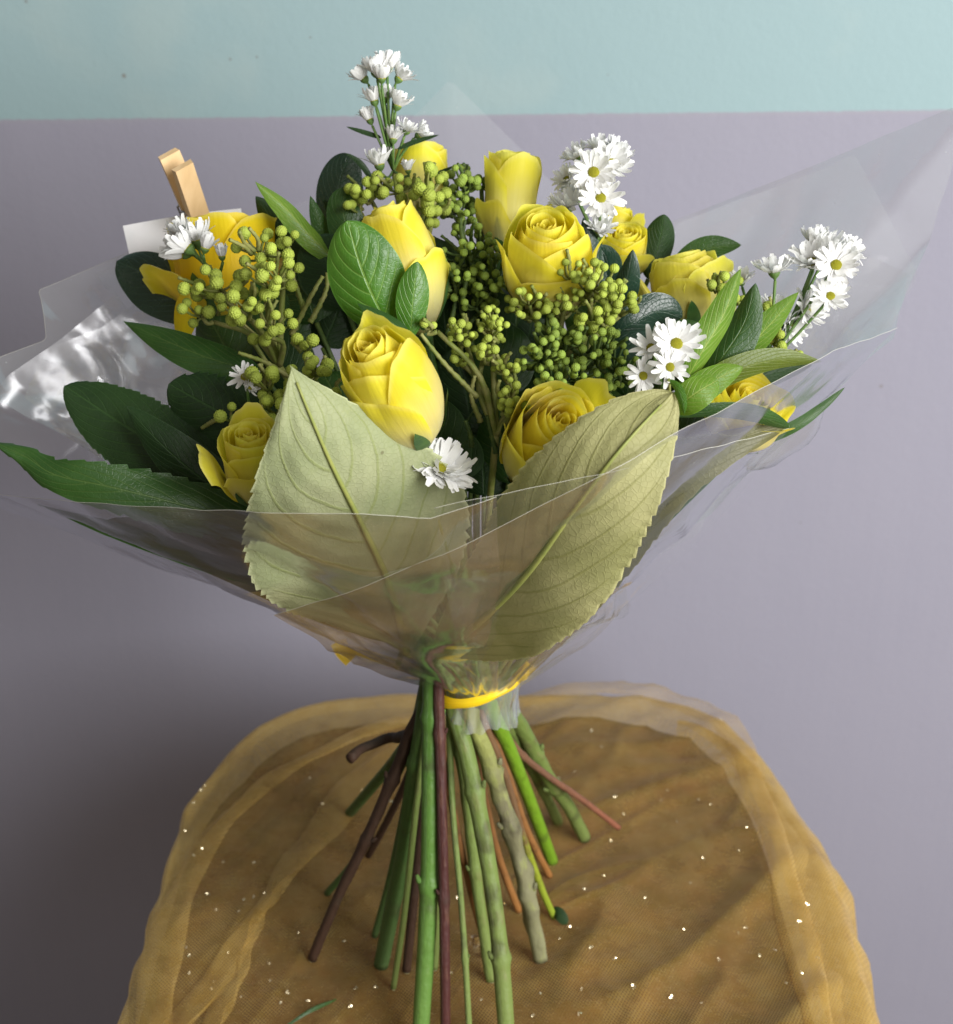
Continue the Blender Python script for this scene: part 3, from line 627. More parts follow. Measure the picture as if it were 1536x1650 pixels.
rose('small bright rose with frayed petals below the upper white daisies', (1000, 450, .06), (1008, 368, .05), 38, 'rose', .8, .82, .4, 23, 4, [(.3, .9, 1.0, .15, .2)])
rose('rose turned away, only two petals showing just under the upper daisies', (985, 410, .085), (992, 330, .09), 34, 'rose', 2.0, .8, .3, 25, 3, [(1.1, .95, .7, .2, .2)])
rose('lemon rose leaning right with rolled pale outer petals', (1120, 535, .025), (1098, 405, .035), 60, 'rose_lemon', 1.0, .72, .35, 28, 4, [(-1.2, .98, .6, .35, .3), (.9, .9, 1.1, .10, .15), (-.3, .72, .9, .05, .1)])
rose('half hidden rose with frilled rim at the lower right, partly under the film', (1172, 712, -.04), (1220, 632, -.05), 60, 'rose', .5, 1.0, .4, 31, 4, [(.9, .98, 1.0, .05, .2), (-.9, .96, 1.0, .05, .15)])
rose('deep golden wide open rose at far left behind the yellow green berries', (366, 520, .03), (352, 348, .05), 82, 'rose_gold', 1.7, .92, .5, 34, 4, [(-1.15, .62, .75, .30, .3), (.8, .98, .9, .15, .2), (-.2, .95, .8, .05, .1), (1.8, .95, .8, .1, .1)])
# drooping outer petal of the golden rose is its own lower petal
gr = [o for o in bpy.data.objects if o.get('label', '').startswith('deep golden')][0]
mb, _ = leaf_mb([(305, 470, .012), (300, 495, .008), (298, 520, .006), (294, 545, .006)], 18, a=.25, b=.25, cup=.6, nu=10, nv=14)
build(mb, 'petal', M['rose_gold'], gr)

# ------------------------------------------------------------------ white daisies
def petal_mesh(openn, seed):
    rows = []; rr = random.Random(seed); curlv = rr.uniform(-.25, .25)
    for i in range(7):
        v = i/6; s = .18+.82*v
        wd = .112*(math.sin(PI*(.1+.82*v**.8))**.7)+.02
        el = math.radians(90-openn)+curlv*v*v     # elevation from the disc plane
        x = .16+math.cos(el)*v*.84; z = math.sin(el)*v*.84+.06
        rows.append([Vector((x-.02*abs(u)*v*(1 if i == 6 else .2), u*wd, z+.035*abs(abs(u)-.5)*2*(1-v*.6)-.02)) for u in (-1, -.5, 0, .5, 1)])
    return MB().grid(rows).mesh('petal', M['white'])
PM = {o: [petal_mesh(o, s) for s in range(3)] for o in (22, 42, 66, 84)}
mb = MB(); rows = []
for i in range(9):
    a = i/8*PI/2; rows.append([Vector((.23*math.cos(a)*math.cos(2*PI*j/18), .23*math.cos(a)*math.sin(2*PI*j/18), .05+.13*math.sin(a))) for j in range(18)])
mb.grid(rows, closed=True)
for i in range(60):   # florets
    rr = .21*math.sqrt((i+.5)/60); a = i*2.39996; c = Vector((rr*math.cos(a), rr*math.sin(a), .05+.13*math.sqrt(max(0, 1-(rr/.23)**2)))); s = .017
    mb.grid([[c+Vector((s*math.cos(2*PI*j/5), s*math.sin(2*PI*j/5), 0)) for j in range(5)], [c+Vector((s*.6*math.cos(2*PI*j/5), s*.6*math.sin(2*PI*j/5), .03)) for j in range(5)], [c+Vector((0, 0, .036))]*5], closed=True)
DISC = mb.mesh('disc', M['disc'])
mb = MB(); mb.grid([[Vector((r*math.cos(2*PI*j/14), r*math.sin(2*PI*j/14), z)) for j in range(14)] for r, z in ((.03, -.34), (.06, -.22), (.15, -.14), (.22, -.03), (.235, .06), (.2, .06))], closed=True)
CALYX = mb.mesh('flower_head', M['calyx'])
DG = 'white daisy sprigs'
def daisy_sprig(label, base, heads, name='daisy_sprig', leaves=()):
    """heads: (px, py, Y, radius px, open deg, tilt toward camera 0..1, lean deg in image (0 up, + right), [n petals])"""
    Bp = at(*base); t = thing(name, label, 'flowers', Bp, DG)
    for h in heads:
        px, py, Y, R, op, face, lean = h[:7]; n = h[7] if len(h) > 7 else 19
        p = at(px, py, Y); s = R*mpp(p)*{22: 1.32, 42: 1.28, 66: 1.06, 84: .96}[op]; V = (CAM-p).normalized()
        la = math.radians(lean); img = RT*math.sin(la)+UP*math.cos(la)
        ax = (V*face+img*(1-face)).normalized()
        q = ax.to_track_quat('Z', 'X')
        Mx = Matrix.Translation(p-wloc(t)) @ q.to_matrix().to_4x4() @ Matrix.Scale(s, 4)
        hd = inst(CALYX, 'flower_head', t, Mx)
        inst(DISC, 'disc', hd, Matrix.Identity(4))
        for ring in (0, 1):
            for i in range(n if ring == 0 else max(5, n-4)):
                a = 2*PI*(i+.5*ring)/(n if ring == 0 else max(5, n-4))+random.uniform(-.12, .12)
                key = min(PM, key=lambda kx: abs(kx-(op-14*ring)))
                sc_ = random.uniform(.86, 1.08)*(1 if ring == 0 else .9)
                inst(random.choice(PM[key]), 'petal', hd, Matrix.Rotation(a, 4, 'Z') @ Matrix.Rotation(random.uniform(-.12, .12), 4, 'Y') @ Matrix.Rotation(random.uniform(-.2, .2), 4, 'X') @ Matrix.Scale(sc_, 4))
        e = p-ax*s*.3; m = e.lerp(Bp, .45)-ax*s*.25
        build(MB().tube(curve([e, m, Bp], 8), .0007, 6), 'pedicel', M['calyx'], t)
    for mid, W in leaves:
        mb, _ = leaf_mb(mid, W, nu=4, nv=14, a=.4, b=.7); build(mb, 'leaf', M['dark'], t)
    stalk(Bp, t, M['twig'], .0012, 'stem')
    return t
daisy_sprig('tall spike of small white daisies rising above all the other flowers', (634, 275, .06), [
    (588, 128, .06, 25, 42, .15, -38), (606, 118, .055, 28, 42, .1, -12), (625, 112, .058, 28, 42, .1, 5), (642, 128, .06, 25, 42, .15, 32), (615, 128, .05, 24, 42, .3, 0),
    (604, 165, .055, 24, 42, .15, -14), (640, 172, .055, 25, 42, .2, 18), (622, 160, .06, 22, 42, .1, 5), (597, 195, .06, 21, 22, .1, -22), (655, 212, .055, 26, 66, .25, 24), (634, 226, .055, 22, 42, .15, 3), (674, 218, .06, 22, 42, .2, 55), (612, 268, .05, 29, 42, .2, -12), (658, 276, .04, 17, 22, .2, -10)],
    leaves=[([(615, 222, .06), (590, 214, .06), (558, 204, .06)], 4), ([(640, 240, .055), (670, 228, .055), (708, 217, .055)], 4), ([(600, 290, .05), (580, 262, .05), (556, 246, .05)], 5), ([(690, 285, .05), (715, 275, .05), (736, 266, .05)], 3)])
daisy_sprig('bunch of white daisies facing front at the top right of the roses', (968, 400, .05), [
    (957, 278, .02, 44, 84, .8, -10), (985, 265, .03, 40, 66, .6, 35), (968, 320, .015, 42, 84, .72, 10), (916, 335, .03, 38, 66, .35, -10), (930, 255, .045, 30, 66, .3, -30), (965, 242, .045, 32, 66, .3, 0), (992, 248, .045, 32, 66, .3, 35), (914, 290, .045, 26, 66, .5, -40), (966, 374, .03, 28, 42, .5, 15), (925, 308, .045, 26, 66, .4, -20)])
daisy_sprig('outermost white daisies reaching over the clear film at far right', (1235, 590, -.01), [
    (1248, 440, -.005, 40, 66, .25, -6), (1308, 425, .0, 44, 66, .45, -12), (1347, 428, -.01, 44, 84, .72, 30), (1338, 478, -.01, 36, 84, .65, 25), (1335, 398, .01, 36, 66, .35, 15), (1368, 405, .01, 30, 66, .4, 50), (1298, 500, .0, 36, 66, .5, 70), (1272, 525, .0, 34, 66, .5, 100), (1245, 500, .005, 30, 66, .4, 20), (1195, 455, .02, 28, 66, .4, -10), (1318, 395, .01, 30, 42, .2, -5)])
daisy_sprig('cluster of four white daisies in front of the light green sprig', (1075, 660, -.06), [
    (1090, 555, -.085, 48, 84, .72, 20, 17), (1050, 562, -.08, 36, 66, .6, -25, 12), (1080, 592, -.095, 36, 84, .85, 0, 13), (1037, 606, -.09, 34, 84, .85, -20, 13)])
daisy_sprig('single large white daisy peeping over the broad pale leaf at front', (700, 820, -.08), [(704, 756, -.092, 64, 84, .42, 38, 24), (711, 761, -.090, 57, 66, .4, 30, 18)])
daisy_sprig('small white daisies turned left against the white card', (345, 450, .0), [
    (318, 392, -.0, 36, 42, .1, -15), (305, 402, -.005, 36, 42, .15, -50), (300, 408, -.0, 34, 22, .1, -75), (330, 402, -.01, 24, 22, .2, 15), (300, 385, .008, 32, 22, .1, -35), (358, 415, -.012, 19, 22, .2, -8)])
daisy_sprig('shaded white daisy deep among the left leaves below the yellow green berries', (410, 680, -.05), [(394, 608, -.05, 30, 84, .7, 0, 10), (402, 626, -.055, 16, 66, .5, 60, 6)])

# ------------------------------------------------------------------ berry sprigs
def berry_mesh(seed, mat, nb=110):
    r = []; nl, nm = 44, 28; ga = 2.39996
    C = np.array([(math.sqrt(1-z*z)*math.cos(i*ga), math.sqrt(1-z*z)*math.sin(i*ga), z) for i, z in ((i, 1-2*(i+.5)/nb) for i in range(nb))])
    for i in range(nm+1):
        th = PI*i/nm; row = []
        for j in range(nl):
            ph = 2*PI*(j+.5*(i % 2))/nl; d = np.array((math.sin(th)*math.cos(ph), math.sin(th)*math.sin(ph), math.cos(th)))
            m = np.max(C@d); ang = math.acos(min(1, m)); rr = .87+.16*max(0, 1-(ang/.21)**2)
            row.append(Vector(d*rr))
        r.append(row)
    return MB().grid(r, closed=True).mesh('berry', mat)
BER = {'berry': [berry_mesh(0, M['berry'], 84), berry_mesh(1, M['berry'], 72)], 'berry_dark': [berry_mesh(2, M['berry_dark'], 76), berry_mesh(3, M['berry_dark'], 64)]}
def rot_rand(): return Quaternion((random.gauss(0, 1), random.gauss(0, 1), random.gauss(0, 1), random.gauss(0, 1))).normalized().to_matrix().to_4x4()
BG = 'sprigs of round green berries'
def berry_sprig(label, base, clumps, mat='berry', shoots=(), seed=0):
    """clumps: (px, py, Y, spread px x, spread px y, depth m, count, radius px)"""
    r = random.Random(seed); Bp = at(*base); t = thing('berry_sprig', label, 'berries', Bp, BG); tw = MB(); tm = M['twig' if mat == 'berry' else 'twig_dark']
    done = []
    for c in clumps:
        px, py, Y, sx, sy, dp, n, R = c; got = []
        if base[0] > 740 and base[0] < 1000: n, R, dp = int(n*1.75), R*.88, dp*1.4
        for _ in range(n*40):
            if len(got) >= n: break
            a = r.uniform(0, 6.28); q = math.sqrt(r.random()); rad = R*r.uniform(.66, 1.04)
            x, y = px+sx*q*math.cos(a), py+sy*q*math.sin(a); yy = Y+r.uniform(-dp, dp)-dp*.8*(1-q*q)
            p = at(x, y, yy); s = rad*mpp(p)
            if all((p-g).length > (s+h)*.93 for g, h in got+done): got.append((p, s))
        done += got
        cen = at(px+ (base[0]-px)*.12, py+sy*.45+8, Y+dp*.4)
        tw.tube(curve([Bp, Bp.lerp(cen, .5)+Vector((r.uniform(-.006, .006), 0, .004)), cen], 8), [.0016, .0016, .0015, .0015, .0014, .0013, .0012, .0012, .0011], 6)
        for _ in range(3 if n > 5 else 1):
            a = r.uniform(-2.9, -.25); tp = at(px+sx*1.1*math.cos(a), py+sy*1.15*math.sin(a), Y+r.uniform(-dp, dp)); st = cen.lerp(tp, .35)
            tw.tube(curve([st, st.lerp(tp, .5)+Vector((r.uniform(-.002, .002), 0, 0)), tp], 12), [.0011*(1-.3*q/12)*(1+.18*math.sin(q*2.3)) for q in range(13)], 6)
        ks = max(1, len(got)//5); cents = [g[0] for g in r.sample(got, ks)] if got else []
        nodes = []
        for cc in cents:
            grp = [g for g in got if min(cents, key=lambda z: (z-g[0]).length) is cc]
            m = sum((g[0] for g in grp), Vector((0, 0, 0)))/len(grp); node = m.lerp(cen, .33)+Vector((0, .003, -.002)); nodes.append(node)
            tw.tube(curve([cen, cen.lerp(node, .5)+Vector((r.uniform(-.003, .003), 0, -.002)), node], 5), [.0012, .0011, .001, .001, .0009, .0009], 6)
            for p, s in grp:
                tw.tube(curve([node, node.lerp(p, .5)+Vector((r.uniform(-.001, .001), 0, -.001)), p], 4), [.0007, .0006, .0006, .0006, .0007], 5)
        for p, s in got:
            inst(r.choice(BER[mat]), 'berry', t, Matrix.Translation(p-Bp) @ rot_rand() @ Matrix.Scale(s, 4))
    for pts in shoots:
        P_ = curve([at(*p) for p in pts], 24); sh = MB()
        sh.tube(P_, [.0013*(1-.35*i/24)*(1+.16*math.sin(i*2.4)) for i in range(25)], 8, bump=lambda a, th: .14*math.sin(th*3+a*30)); build(sh, 'shoot', tm, t)
    build(tw, 'twig', tm, t); stalk(Bp, t, tm, .0016, 'stem')
    return t
berry_sprig('large yellow green berry cluster in front of the golden rose at left', (450, 590, -.02), [
    (462, 385, -.02, 14, 26, .006, 4, 11), (420, 400, -.025, 50, 30, .012, 9, 11.5), (440, 445, -.035, 46, 34, .012, 14, 12), (345, 460, -.02, 58, 28, .012, 13, 11.5), (330, 500, -.018, 38, 24, .01, 5, 11), (395, 490, -.035, 40, 32, .012, 10, 11.5), (430, 520, -.04, 46, 34, .01, 11, 12)], seed=2,
    shoots=[[(470, 540, -.02), (500, 480, -.02), (520, 445, -.015)], [(500, 520, -.02), (525, 470, -.015), (527, 440, -.01)], [(490, 500, -.01), (470, 440, -.01), (462, 400, -.012)]])
berry_sprig('sparse green berries strung along thin twigs behind the tip of the pale leaf', (500, 700, -.06), [
    (495, 560, -.045, 26, 20, .008, 4, 12), (515, 600, -.06, 32, 24, .008, 7, 11.5), (425, 620, -.055, 34, 30, .01, 7, 12), (360, 672, -.05, 22, 22, .006, 3, 11), (440, 660, -.07, 18, 20, .006, 3, 12), (545, 625, -.065, 14, 18, .006, 2, 10), (480, 610, -.06, 20, 30, .006, 4, 12)], seed=3,
    shoots=[[(470, 610, -.04), (430, 585, -.04), (384, 568, -.04)], [(360, 672, -.05), (345, 678, -.05), (325, 690, -.05)]])
berry_sprig('green berries massed around the back rose bud and behind the cream rose', (670, 460, .03), [
    (590, 305, .05, 42, 26, .012, 11, 10.5), (585, 335, .045, 34, 20, .01, 4, 10), (640, 300, .04, 40, 22, .012, 7, 10), (690, 300, .03, 32, 34, .012, 12, 11.5), (700, 335, .025, 26, 28, .012, 8, 11.5)], seed=4)
berry_sprig('darker small berries between the back rose bud and the tall narrow rose', (760, 480, .05), [
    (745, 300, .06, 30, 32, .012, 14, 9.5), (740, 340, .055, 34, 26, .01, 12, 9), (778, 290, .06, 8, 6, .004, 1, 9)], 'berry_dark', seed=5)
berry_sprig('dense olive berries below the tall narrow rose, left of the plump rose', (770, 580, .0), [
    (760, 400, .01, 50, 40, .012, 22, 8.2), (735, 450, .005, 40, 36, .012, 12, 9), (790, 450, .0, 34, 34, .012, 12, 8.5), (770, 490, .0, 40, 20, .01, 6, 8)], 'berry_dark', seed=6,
    shoots=[[(720, 540, -.01), (735, 480, -.005), (728, 440, 0)], [(725, 470, -.01), (715, 445, -.005), (703, 425, 0)], [(745, 490, -.01), (750, 460, -.01), (760, 440, -.005)], [(760, 420, .0), (745, 380, .0), (742, 352, .005)]])
berry_sprig('pale knobbly young berries on forked twigs right of the largest rose', (800, 700, -.06), [
    (745, 535, -.05, 24, 26, .008, 10, 8.5), (795, 525, -.05, 24, 30, .008, 12, 8), (775, 565, -.055, 26, 22, .008, 6, 8.5), (738, 570, -.05, 14, 18, .005, 3, 9), (815, 590, -.06, 22, 20, .008, 7, 8.5), (820, 635, -.07, 16, 36, .008, 9, 9), (692, 520, -.06, 10, 14, .004, 2, 10)], seed=7,
    shoots=[[(770, 640, -.06), (720, 590, -.06), (678, 538, -.06)], [(775, 680, -.06), (760, 640, -.06), (765, 605, -.06)]])
berry_sprig('berry spray in front of the plump rose, the highest of the centre berries', (900, 620, -.03), [
    (920, 440, -.035, 20, 34, .006, 8, 9), (960, 455, -.03, 44, 36, .012, 18, 9.5), (990, 480, -.03, 34, 30, .012, 12, 9.5), (905, 490, -.03, 40, 26, .012, 12, 9.5), (850, 490, -.03, 34, 26, .012, 10, 9), (965, 510, -.04, 36, 26, .01, 10, 10.5), (1022, 488, -.025, 14, 12, .005, 2, 10)], 'berry', seed=8,
    shoots=[[(865, 490, -.03), (875, 450, -.03), (884, 418, -.03)], [(845, 490, -.03), (841, 460, -.03), (840, 435, -.03)], [(855, 480, -.03), (860, 465, -.03), (862, 448, -.03)]])
berry_sprig('deep green berries filling the middle between the two front roses', (880, 740, -.05), [
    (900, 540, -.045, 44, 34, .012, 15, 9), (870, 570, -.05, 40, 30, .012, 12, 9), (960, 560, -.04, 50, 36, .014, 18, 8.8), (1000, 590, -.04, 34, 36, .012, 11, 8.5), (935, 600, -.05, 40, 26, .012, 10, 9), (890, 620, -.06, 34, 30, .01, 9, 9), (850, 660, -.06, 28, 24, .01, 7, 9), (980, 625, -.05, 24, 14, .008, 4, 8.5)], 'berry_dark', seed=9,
    shoots=[[(760, 720, -.06), (758, 700, -.06), (750, 678, -.06)], [(800, 730, -.06), (790, 690, -.06), (785, 670, -.06)]])
berry_sprig('few yellow green berries half hidden behind the light green sprig', (1190, 620, -.01), [
    (1160, 465, .0, 22, 24, .008, 6, 9.5), (1185, 470, .0, 18, 20, .008, 3, 9), (1250, 545, -.02, 20, 20, .008, 5, 10), (1240, 490, .0, 10, 10, .005, 1, 10), (1285, 570, -.02, 12, 6, .004, 2, 8)], seed=10)

# ------------------------------------------------------------------ cut stems below the tie
SG = 'cut stems below the ribbon'
def cut_stem(label, pix, wpx, mat, front=0.0, knobs=0.0, taper=.9, name='cut_stem', fork=None, nodes=(), foot=None, upl=.075):
    """pix: photo points from the waist to the foot; the foot stands on the cloth"""
    front = front if pix[0][0] < 710 else max(front, -.010)
    f = onz(pix[-1][0], pix[-1][1], foot if foot else .006)
    n = len(pix); L = [0]
    for a, b in zip(pix, pix[1:]): L.append(L[-1]+math.dist(a, b))
    P_ = []
    for (x, y), l in zip(pix, L):
        k_ = l/L[-1]; P_.append(at(x, y, front+(f.y-front)*k_**1.0))
    up = (P_[0]-P_[1]).normalized(); top = P_[0]+Vector((up.x*.6, up.y*.6, up.z)).normalized()*upl
    pts = curve([top]+P_, 70); r0 = wpx*1.1/2*mpp(P_[len(P_)//2]); rs = random.Random(int(pix[-1][0]*7+pix[-1][1]))
    ph = rs.uniform(0, 6)
    rad = []
    for i in range(71):
        q = i/70; rr = r0*(1+(taper-1)*q)*(1+.05*nz((q*9, ph, 0), 1, ph))
        for nd in nodes: rr *= 1+.28*math.exp(-((q-nd)/.012)**2)
        rad.append(rr)
    bmp = (lambda a, th: knobs*(max(0, nz((a*16, math.cos(th)*1.1+ph, math.sin(th)*1.1), 1, ph))*2.0)) if knobs else None
    t = thing(name, label, 'stem', f, SG)
    build(MB().tube(pts, rad, 14, bump=bmp), 'stalk', M[mat], t)
    e = pts[-1]; d = (pts[-1]-pts[-3]).normalized()
    build(MB().tube([e-d*.0002, e+d*.0009], [rad[-1]*.92, rad[-1]*.8], 14), 'cut_end', M['cut'], t)
    for q, nd in enumerate(nodes):
        i = int(nd*70); ax = (pts[i+1]-pts[i-1]).normalized(); sd = ax.cross((CAM-pts[i]).normalized()).normalized()*(1 if (q+int(pix[-1][0])) % 2 else -1); sd = (sd+(CAM-pts[i]).normalized()*.5).normalized()
        build(MB().tube([pts[i]+sd*r0*.6, pts[i]+sd*r0*1.25-ax*r0*.3, pts[i]+sd*r0*1.5-ax*r0*.9], [r0*.42, r0*.36, r0*.2], 8), 'leaf_stub', M[mat], t)
    if fork:
        p0 = P_[fork[0]]; q = curve([p0]+[at(x, y, yy) for x, y, yy in fork[1]], 20)
        build(MB().tube(q, [r0*.9*(1-.25*i/20)*(1+.25*math.exp(-((i-20)/2)**2)) for i in range(21)], 10, bump=lambda a, th: .15*math.sin(a*17+th)), 'side_branch', M[mat], t)
    return t
M['cut'] = simple('cut_stem_end', (.40, .40, .22), (.30, .28, .15), 300, .7)
cut_stem('dark bark stem slanting far left with a stubby side branch', [(690, 1118), (658, 1186), (645, 1225), (592, 1348), (545, 1445), (503, 1545)], 19, 's_bark', .0, .16, .75, nodes=(.5, .66), fork=(1, [(628, 1190, .02), (592, 1202, .012), (563, 1222, .0)]))
cut_stem('thin black brown stem just right of the long slanting bark stem', [(690, 1150), (662, 1240), (628, 1315), (594, 1378)], 12, 's_bark', .004, .1)
cut_stem('short shaded green stem poking out left behind the bark stems', [(672, 1165), (640, 1220), (600, 1268), (564, 1310)], 17, 's_deep', .01)
cut_stem('dark stub whose end shows left of the long slanting bark stem', [(680, 1160), (630, 1270), (575, 1380), (527, 1440)], 11, 's_deep', .006)
cut_stem('slim dark green stem, left neighbour of the broad shaded green stem', [(680, 1160), (655, 1290), (630, 1410), (604, 1508)], 12, 's_deep', .0)
cut_stem('broad shaded green stem left of the bright green one', [(686, 1130), (668, 1250), (645, 1400), (614, 1556)], 24, 's_deep', -.004, .05, .95, nodes=(.45,))
cut_stem('thin yellow green stem between the broad shaded stem and the bright green one', [(690, 1150), (672, 1290), (652, 1470), (634, 1592)], 10, 's_sage', -.008)
cut_stem('short black brown stem behind the bright green stem', [(690, 1160), (682, 1290), (670, 1420), (655, 1564)], 15, 's_bark', -.002)
cut_stem('pale slim stem almost hidden right behind the bright green stem', [(697, 1150), (702, 1290), (706, 1430), (700, 1560)], 13, 's_sage', -.004)
cut_stem('thick bright green stem coming straight down to the bottom edge', [(696, 1112), (694, 1230), (692, 1400), (686, 1540), (676, 1690)], 27, 's_green', -.016, .03, .95, nodes=(.33, .66))
cut_stem('dark purple brown stem standing straight, with a knot near its middle', [(707, 1110), (710, 1230), (714, 1380), (717, 1540), (718, 1700)], 16, 's_purple', -.02, .06, .95, nodes=(.36, .68))
cut_stem('thin orange brown twig crossing beside the purple brown stem', [(704, 1115), (715, 1225), (735, 1330), (762, 1450), (788, 1545)], 11, 's_orange', -.018, .05)
cut_stem('thinnest green stem right of the purple brown one, reaching the bottom', [(724, 1170), (730, 1310), (742, 1440), (750, 1550), (758, 1690)], 10, 's_sage', -.010, nodes=(.8,))
cut_stem('green stem standing behind the thick jointed stem', [(735, 1150), (752, 1280), (768, 1420), (792, 1578)], 18, 's_sage', -.004, .12, .95, nodes=(.4, .7))
cut_stem('thick jointed sage green stem reaching the bottom right of centre', [(730, 1135), (752, 1215), (780, 1350), (800, 1480), (812, 1600), (818, 1700)], 25, 's_sage', -.020, .04, 1.0, nodes=(.46, .8))
cut_stem('thin orange twig seen between the jointed stem and the knobbly stem', [(762, 1160), (778, 1270), (802, 1375), (836, 1468)], 12, 's_orange', .0, .05)
cut_stem('pale knobbly stem with greyish lower half', [(754, 1138), (788, 1225), (820, 1325), (846, 1425), (871, 1545)], 24, 's_pale', -.016, .40, .95, nodes=(.3, .47, .62, .8))
cut_stem('brown twig turning lime green near its foot, right of the knobbly stem', [(772, 1138), (812, 1245), (842, 1345), (872, 1430), (893, 1478)], 12, 's_brownlime', -.010, .05)
cut_stem('short orange brown stub beside the lime green stem', [(785, 1150), (820, 1255), (852, 1345), (886, 1412)], 12, 's_orange', -.002, .05)
cut_stem('vivid lime green stem slanting right', [(790, 1135), (818, 1200), (848, 1275), (890, 1388)], 21, 's_lime', -.010)
cut_stem('grey green stem behind the lime one, ending at the soft shadow', [(808, 1140), (838, 1205), (870, 1262), (900, 1326)], 17, 's_sage', .006, .14, .9, nodes=(.5,))
cut_stem('sage stem with pale nodes leaning far right', [(812, 1118), (850, 1190), (885, 1255), (918, 1302), (942, 1350)], 22, 's_sage', .004, .1, .9, nodes=(.55, .72))
cut_stem('thin red brown twig reaching farthest right', [(796, 1140), (832, 1206), (880, 1248), (940, 1290), (997, 1334)], 11, 's_brown', -.004, .08, .85, nodes=(.5,), foot=.02)
mb, pts = leaf_mb([(888, 1470, onz(888, 1470, .01).y), (900, 1472, onz(900, 1472, .012).y), (914, 1490, onz(914, 1490, .008).y)], 10, a=.3, b=.4, nu=6, nv=10)
t = thing('leaf_bud', 'tiny dark leaf at the foot of the brown to lime twig', 'leaf', onz(903, 1484, .004)); build(mb, 'blade', M['dark'], t)
# pale shoots and bent stalks inside the neck of the film
def shoot(label, runs, r, mat='shoot'):
    t = thing('pale_shoot', label, 'shoot', TIE+Vector((0, -.01, .0)), 'pale shoots inside the neck of the wrap')
    for pts in runs:
        build(MB().tube(curve([at(*p) for p in pts], 24), [r*(1-.5*i/24) for i in range(25)], 7), 'stalk', M[mat], t)
M['shoot'] = simple('pale_green_shoot', (.22, .28, .10), (.29, .33, .13), 100, .5, .2)
shoot('pale bent shoot at the foot of the left pale leaf', [[(640, 1075, -.03), (652, 1030, -.045), (640, 985, -.055), (628, 950, -.06)], [(652, 1030, -.046), (668, 990, -.055), (652, 945, -.06)]], .0017)
shoot('fine pale sprout with curled tips in the neck of the wrap, left of centre', [[(735, 1085, -.02), (712, 1020, -.045), (678, 975, -.055), (668, 925, -.06)], [(720, 1035, -.042), (685, 1010, -.05), (665, 1030, -.05)], [(712, 1020, -.045), (740, 995, -.05), (748, 980, -.052)]], .0013)
shoot('long pale leafy shoot bending right inside the neck of the wrap', [[(690, 1050, -.035), (730, 1020, -.05), (790, 990, -.055), (880, 975, -.05)], [(715, 1028, -.05), (760, 1008, -.054), (820, 1002, -.05)], [(770, 1098, -.025), (750, 1075, -.035), (725, 1065, -.038)]], .0015)

# ------------------------------------------------------------------ card and clothes peg
cp = [(198, 364, .085), (388, 336, .10), (405, 440, .085), (222, 470, .07)]
t = thing('card', 'plain white card held by the wooden peg behind the golden rose', 'card', at(*cp[3]))
q = [at(*c) for c in cp]; rows = []
for i in range(9):
    rows.append([q[0].lerp(q[1], j/10).lerp(q[3].lerp(q[2], j/10), i/8)+Vector((0, .004*math.sin(PI*j/10), 0)) for j in range(11)])
mb = MB().grid(rows); mb.grid([[p+Vector((0, .0005, 0)) for p in r_][::-1] for r_ in rows]); build(mb, 'paper', M['paper'], t)
pa, pb = at(283, 258, .07), at(318, 350, .085); Z = (pa-pb).normalized(); V = (CAM-pb).normalized(); side = Z.cross(V).normalized()
side = (side*.9-V*.35).normalized(); X = (side-Z*side.dot(Z)).normalized(); Yv = Z.cross(X)
peg = thing('clothes_peg', 'wooden clothes peg sticking up beside the golden rose', 'clothes peg', pb)
def half(sgn):
    mb = MB(); L = .062; wd = .0112
    prof = [(0, .0018), (.10, .0034), (.24, .0040), (.34, .0046), (.5, .0046), (.8, .0040), (1, .0036)]
    rows = []
    for f, th in prof:
        off = .0004+(.0052*(max(0, f-.36)/.64))+ (.0004 if f < .36 else 0)
        c = pb+Z*(L*(f-.42)); dY = Yv*sgn
        rows.append([c+dY*off-X*wd/2, c+dY*off+X*wd/2, c+dY*(off+th)+X*(wd/2-.0006), c+dY*(off+th)-X*(wd/2-.0006)])
    mb.grid(rows, closed=True); b0 = len(mb.v)
    mb.f.append((0, 1, 2, 3)); mb.f.append((b0-1, b0-2, b0-3, b0-4))
    build(mb, 'wooden_half', M['wood'], peg, smooth=False)
half(1); half(-1)
mb = MB(); c0 = pb+Z*.0
mb.tube([c0+Z*.002-X*.006+X*.012*i/60+(Yv*math.cos(i*.62)+Z*math.sin(i*.62))*.0046 for i in range(61)], .0006, 6)
for s_ in (-1, 1): mb.tube([c0+X*.0062*s_+Yv*.0046, c0+X*.0062*s_+Yv*.0058+Z*.007, c0+X*.0025*s_+Yv*.0056+Z*.0095], .0006, 6)
build(mb, 'spring', M['wire'], peg)

